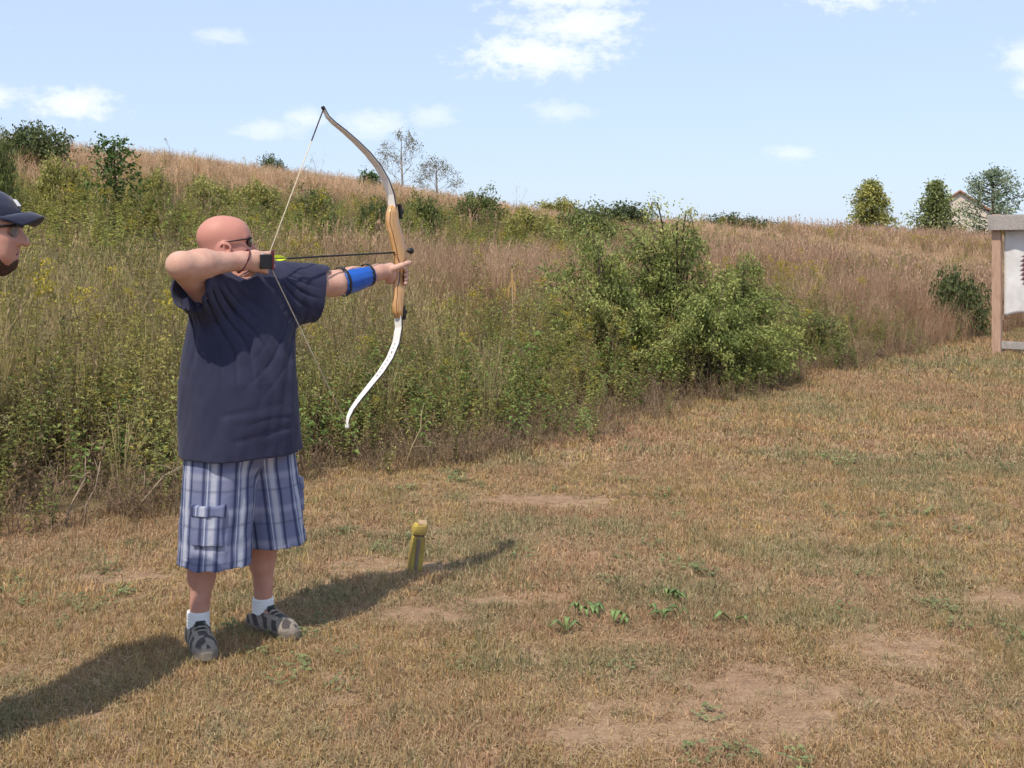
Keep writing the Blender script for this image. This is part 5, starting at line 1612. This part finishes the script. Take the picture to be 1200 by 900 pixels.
# limbs
m, t, p, o = new_mat('white_limb_laminate')
nz = t.noise(t.n('ShaderNodeTexCoord').outputs['Object'], 8, 3, .5)
t.link(t.ramp(nz, [(.3, (.72, .70, .66)), (.7, (.80, .79, .76))]), p.inputs['Base Color']); p.inputs['Roughness'].default_value = .3
M_LIMB = m
M_LIMBB = simple_mat('dark_limb_back', (.05, .04, .035), .35, .5, .2, 20)
LU = [(460.5, 243), (458, 228), (452, 211), (443, 195), (431, 180), (417, 166), (403, 153.5), (391, 144), (384, 137), (379.5, 128)]
LLo = [(467, 370), (467.5, 384), (464.5, 402), (457, 420), (446, 437), (433, 453), (421, 468), (412.5, 480), (408.5, 489), (407, 498)]
def limb(pts, up):
    P_ = np.array([on_bow(a, b) - GRIP for a, b in pts]); n = len(P_)
    T_ = np.gradient(P_, axis=0); T_ /= np.linalg.norm(T_, axis=1)[:, None]
    B_ = np.cross(T_, c_b); B_ /= np.linalg.norm(B_, axis=1)[:, None]
    if np.dot(B_[0], e_b) < 0: B_ = -B_
    wd = np.interp(np.linspace(0, 1, n), [0, .4, .9, 1], [.0215, .020, .010, .007]); tk = np.interp(np.linspace(0, 1, n), [0, .5, 1], [.0065, .0045, .0045])
    face = MB(); back = MB()
    face.loft([[P_[i] - B_[i]*tk[i] + c_b*wd[i]*.97, P_[i] - B_[i]*tk[i] - c_b*wd[i]*.97, P_[i] - B_[i]*(tk[i]-.0018) - c_b*wd[i], P_[i] - B_[i]*(tk[i]-.0018) + c_b*wd[i]] for i in range(n)])
    back.loft([[P_[i] - B_[i]*(tk[i]-.0020) + c_b*wd[i], P_[i] - B_[i]*(tk[i]-.0020) - c_b*wd[i], P_[i] + B_[i]*tk[i] - c_b*wd[i]*.97, P_[i] + B_[i]*tk[i] + c_b*wd[i]*.97] for i in range(n)])
    lb = face.build('limb', M_LIMB, bow, smooth=False)
    back.build('limb_back', M_LIMBB, lb, smooth=False)
    tp = MB().box(P_[-1] + T_[-1]*.004, (.008, .007, .010), np.array([c_b, B_[-1], T_[-1]])); tp.build('limb_tip', M_LIMB if not up else M_LIMBB, lb, bevel=.003)
    return lb, P_, T_, B_
lb_u, PU_, TU_, BU_ = limb(LU, True); lb_l, PL_, TL_, BL_ = limb(LLo, False)
M_PRINT = simple_mat('faded_print', (.34, .24, .24), .5, .3, .1, 20)
# dark marks printed down the lower limb
for k in range(9):
    f_ = 2.1 + k*.27; i = int(f_); u_ = f_ - i
    c0 = PL_[i]*(1-u_) + PL_[i+1]*u_; tk_ = .0062
    MB().box(c0 - BL_[i]*tk_ + c_b*.006*((k % 3) - 1)*.25, (.0042 - .0014*(k % 2), .0006, .0036 + .001*(k % 3)), np.array([c_b, BL_[i], TL_[i]])).build('print_mark', M_PRINT, lb_l)
# black limb bolts and pads on the back of the riser, knob beside the arrow pass
for (px, py) in ((467.5, 248), (471.5, 366)):
    q_ = on_bow(px, py) - GRIP
    MB().box(q_, (.017, .010, .034), np.array([c_b, e_b, t_b])).build('limb_pad', M_BLACK, bow, bevel=.005)
    MB().tube([q_ + e_b*.006, q_ + e_b*.022], .011, 10).build('limb_bolt', M_BLACK, bow, smooth=False)
q_ = on_bow(480.5, 294) - GRIP
MB().tube([q_ - e_b*.018, q_ - e_b*.004, q_ + e_b*.008, q_ + e_b*.016], [.005, .012, .0155, .011], 12).build('stabilizer_knob', M_BLACK, bow, smooth=True)
q_ = REST - GRIP
MB().tube([q_ - c_b*.004 + [0, 0, -.006], q_ + c_b*.014 + [0, 0, -.006]], .002, 6).build('arrow_rest', M_BLACK, bow)
# string
M_STRING = simple_mat('string_fibre', (.62, .54, .40), .8, .2, .1, 60)
tipT = PU_[-1] - BU_[-1]*.004; tipB = PL_[-1] - BL_[-1]*.004; nk_ = NOCK - GRIP
MB().tube([tipT, tipT*.5 + nk_*.5, nk_, tipB*.5 + nk_*.5, tipB], .0023, 6).build('bow_string', M_STRING, bow, smooth=True)
MB().tube([tipT + (nk_ - tipT)*.0, tipT + (nk_ - tipT)*.22], .0031, 6).build('string_serving', M_LIMBB, bow)

# ------------------------------------------------------------------ the arrow
arrow = empty('arrow', NOCK); tag(arrow, 'black arrow with bright yellow fletching nocked on the bow string', 'arrow')
ad = nrm(REST + np.array([0, 0, .004]) - NOCK); AL = np.linalg.norm(REST - NOCK) + .035
MB().tube([ad*.012, ad*AL], .0040, 8).build('shaft', M_BLACK, arrow, smooth=True)
M_FLETCH = simple_mat('yellow_vane', (.62, .75, .03), .5, .3, .08, 40)
MB().tube([ad*-.008, ad*.016], [.0035, .0045], 8).build('nock', M_FLETCH, arrow)
MB().tube([ad*AL, ad*(AL + .022)], [.0042, .0008], 8).build('point', simple_mat('steel_point', (.4, .4, .42), .3, .5, .05, 20, 0, 1.0), arrow)
aside = nrm(np.cross(ad, UP)); aup = np.cross(aside, ad)
for k in range(3):
    a = R(90 + 120*k); dn = aside*math.cos(a) + aup*math.sin(a); dt = np.cross(ad, dn)*.0009
    prof = [(.030, .004), (.042, .0155), (.060, .0165), (.10, .004)]
    MB().loft([[ad*x_ + dn*y_ - dt for x_, y_ in prof], [ad*x_ + dn*y_ + dt for x_, y_ in prof]]).build('vane', M_FLETCH, arrow)

# ------------------------------------------------------------------ the man in the cap at the left edge
HC = at(-16, 272, 3.62)
BX, BY = -1.815, 3.62
ORG2 = np.array([BX, BY, float(ground_z(BX, BY))])
man = empty('person', ORG2); tag(man, 'bearded man in navy cap and glasses watching from the left photo edge', 'person')
f2 = nrm([.985, .17, -.04]); u2 = nrm(UP + f2*.04); l2 = nrm(np.cross(u2, f2)); f2 = np.cross(l2, u2)
NK2 = np.array([BX + .03, BY, 1.50])
def Q2(a, b, z): return np.array([BX, BY, 0]) + f2*np.array([1, 1, 0])*a + l2*b + UP*z
B2 = head_prims(HC, f2, l2, u2, 1.02, NK2, .058)
zs2 = [.86, .98, 1.1, 1.25, 1.38, 1.47, 1.53]
B2 += [zloft(zs2, [BX + .01]*7, [BY]*7, [.165, .165, .165, .175, .18, .14, .07], [.11, .11, .115, .12, .11, .085, .055], l2, f2, .05)]
for s in (-1, 1):
    shd = Q2(-.01, .19*s, 1.455); elb = Q2(-.06, .255*s, 1.17); wr = Q2(-.05, .255*s, .92)
    B2 += [cone(NK2 - UP*.02, shd, .06, .06, .05), cone(shd, elb, .056, .044, .03), cone(elb, wr, .044, .03, .03), cone(wr, Q2(-.04, .255*s, .85), .031, .028, .02)]
    for i, (dz_, L_) in enumerate(((-.0, .9), (-.018, 1.0), (-.036, .95), (-.054, .8))):
        b0 = Q2(-.01 + dz_*.6, .25*s, .845 + dz_*.35)
        B2 += chain([b0 + UP*.02, b0 - UP*.035*L_ + f2*.012, b0 - UP*.065*L_ + f2*.002 - l2*s*.01, b0 - UP*.085*L_ - f2*.012 - l2*s*.014], .0105, .008, .005)
    B2 += chain([Q2(-.03, .245*s, .87), Q2(.0, .225*s, .845), Q2(.01, .22*s, .81)], .013, .009, .006)
hp2 = [Q2(0, .09*s, .92) for s in (-1, 1)]; kn2 = [Q2(-.05, .10*s, .50) for s in (-1, 1)]; an2 = [Q2(-.09, .11*s, .10) for s in (-1, 1)]
B2 += [cone(hp2[0], hp2[1], .10, .10, .05)]
for i in range(2): B2 += leg_prims(hp2[i], kn2[i], an2[i], f2, .95)
sdf_obj('body', B2, M_SKIN2, man, .005, None, ORG2, [('redness', 'FLOAT', lambda V: .5*(1 - ss(np.linalg.norm(V - HC, axis=1), .12, .18))), ('lips', 'FLOAT', lips_at(HC, f2, u2))])
sh2 = [zloft([.86, .95, 1.1, 1.25, 1.38, 1.46, 1.52, 1.55], [BX + .012]*8, [BY]*8, [.19, .19, .19, .20, .205, .17, .11, .075], [.142, .142, .146, .147, .138, .11, .085, .065], l2, f2, .05)]
for s in (-1, 1):
    shd = Q2(-.01, .19*s, 1.455); elb = Q2(-.06, .255*s, 1.17); en = shd + (elb - shd)*.78; dr_ = nrm(elb - shd)
    sh2 += [cone(NK2 - UP*.015, shd, .07, .074, .05), cone(shd, en + dr_*.06, .074, .072, .04), half(en, dr_) if False else cone(en + dr_*.075, en + dr_*.2, .085, .09, .004, 1, 'sub')]
sh2 += [half([0, 0, .865], -UP), cone(NK2 + UP*.045 + f2*.01, NK2 + UP*.15 + f2*.02, .066, .072, .006, 1, 'sub'), ring(NK2 + UP*.035 + f2*.012, UP - f2*.3, .066, .006)]
sdf_obj('shirt', sh2, M_DARKTEE, man, .005, lambda P: .004*wob3(P, np.array([10, 10, 6.0]), 1.0), ORG2)
tr2 = [ell([BX, BY, .92], (.18, .14, .12), np.array([l2, f2, UP]), .04)]
for i in range(2):
    tr2 += [cone(hp2[i], kn2[i], .105, .082, .04), cone(kn2[i], an2[i] + UP*(-.02), .082, .072, .04)]
tr2 += [half([0, 0, .07], -UP)]
sdf_obj('trousers', tr2, M_JEANS, man, .005, lambda P: .004*wob3(P, np.array([14, 14, 10.0]), 2.0), ORG2)
for i in range(2): shoe(man, ORG2, an2[i], f2)
# beard and short hair under the cap
M_HAIR = simple_mat('dark_hair', (.085, .056, .044), .95, .05, .6, 260, .8)
def H2(a, b, d): return HC + (f2*a + l2*b + u2*d)*1.02
A2 = np.array([f2, l2, u2])
bd = [ell(H2(.036, 0, -.080), (.059, .0615, .042), A2, .02), cone(H2(.064, 0, -.096), H2(.052, 0, -.108), .030, .028, .02)]
for s in (-1, 1): bd += [cone(H2(.025, .056*s, -.07), H2(-.004, .070*s, -.015), .023, .012, .02), cone(H2(.05, .045*s, -.075), H2(.02, .058*s, -.06), .024, .022, .02)]
bd += [cone(H2(.090, -.02, -.050), H2(.090, .02, -.050), .006, .006, .01), ell(H2(.10, 0, -.066), (.020, .022, .008), A2, .006, 'sub'), half(H2(0, 0, -.012), u2)]
sdf_obj('beard', bd, M_HAIR, man, .004, lambda P: .0012*wob3(P, np.array([260, 260, 200.0]), 1.0), ORG2)
hr2 = [ell(H2(-.016, 0, .028), (.104, .084, .086), A2, .02), half(H2(-.02, 0, -.03), nrm(-u2*.8 + f2*.0)), half(H2(.02, 0, 0), nrm(f2 + u2*.1))]
sdf_obj('hair', hr2, M_HAIR, man, .004, lambda P: .002*wob3(P, np.array([120, 120, 120.0]), 2.0), ORG2)
glasses(man, ORG2, HC, f2, l2, u2, False, .010, .0046)
# cap
M_CAP = cloth_mat('navy_cap', (.013, .016, .038), (.024, .028, .060))
cp = [ell(H2(-.008, 0, .045), (.112, .093, .095), A2, .02), half(H2(.0, 0, .034), nrm(-u2 + f2*.14)), ell(H2(-.008, 0, .030), (.104, .085, .088), A2, .004, 'sub')]
cap = sdf_obj('cap', cp, M_CAP, man, .004, lambda P: .0015*wob3(P, np.array([40, 40, 40.0]), 1.0), ORG2); cap['label'] = 'dark navy baseball cap with a white emblem'
rows_ = []
for i in range(9):
    a = R(-68 + 17*i)
    b_ = math.sin(a)*.088; x0 = .092*math.cos(a)*1.02 - .002; x1 = .085 + .082*max(0, math.cos(a))**.75
    dr_ = .034*abs(math.sin(a))**2
    rows_.append([H2(x0*.92, b_*.96, .062 - dr_*.4) - ORG2, H2((x0 + x1)/2, b_*.98, .070 - dr_) - ORG2, H2(x1, b_*.92, .058 - dr_) - ORG2,
                  H2(x1, b_*.92, .052 - dr_) - ORG2, H2((x0 + x1)/2, b_*.98, .063 - dr_) - ORG2, H2(x0*.92, b_*.96, .054 - dr_*.4) - ORG2])
MB().loft(rows_).build('brim', M_CAP, cap, smooth=True)
MB().tube([H2(-.008, 0, .139) - ORG2, H2(-.008, 0, .146) - ORG2], [.009, .006], 10).build('button', M_CAP, cap, smooth=True)
em = []
for i in range(5):
    b_ = -.016 + .008*i
    em.append([H2(.0945 - 6*b_*b_, b_, .084) - ORG2, H2(.080 - 6*b_*b_, b_, .104) - ORG2, H2(.0825 - 6*b_*b_, b_, .106) - ORG2, H2(.0975 - 6*b_*b_, b_, .086) - ORG2])
MB().loft(em).build('emblem', M_SOCK, cap)
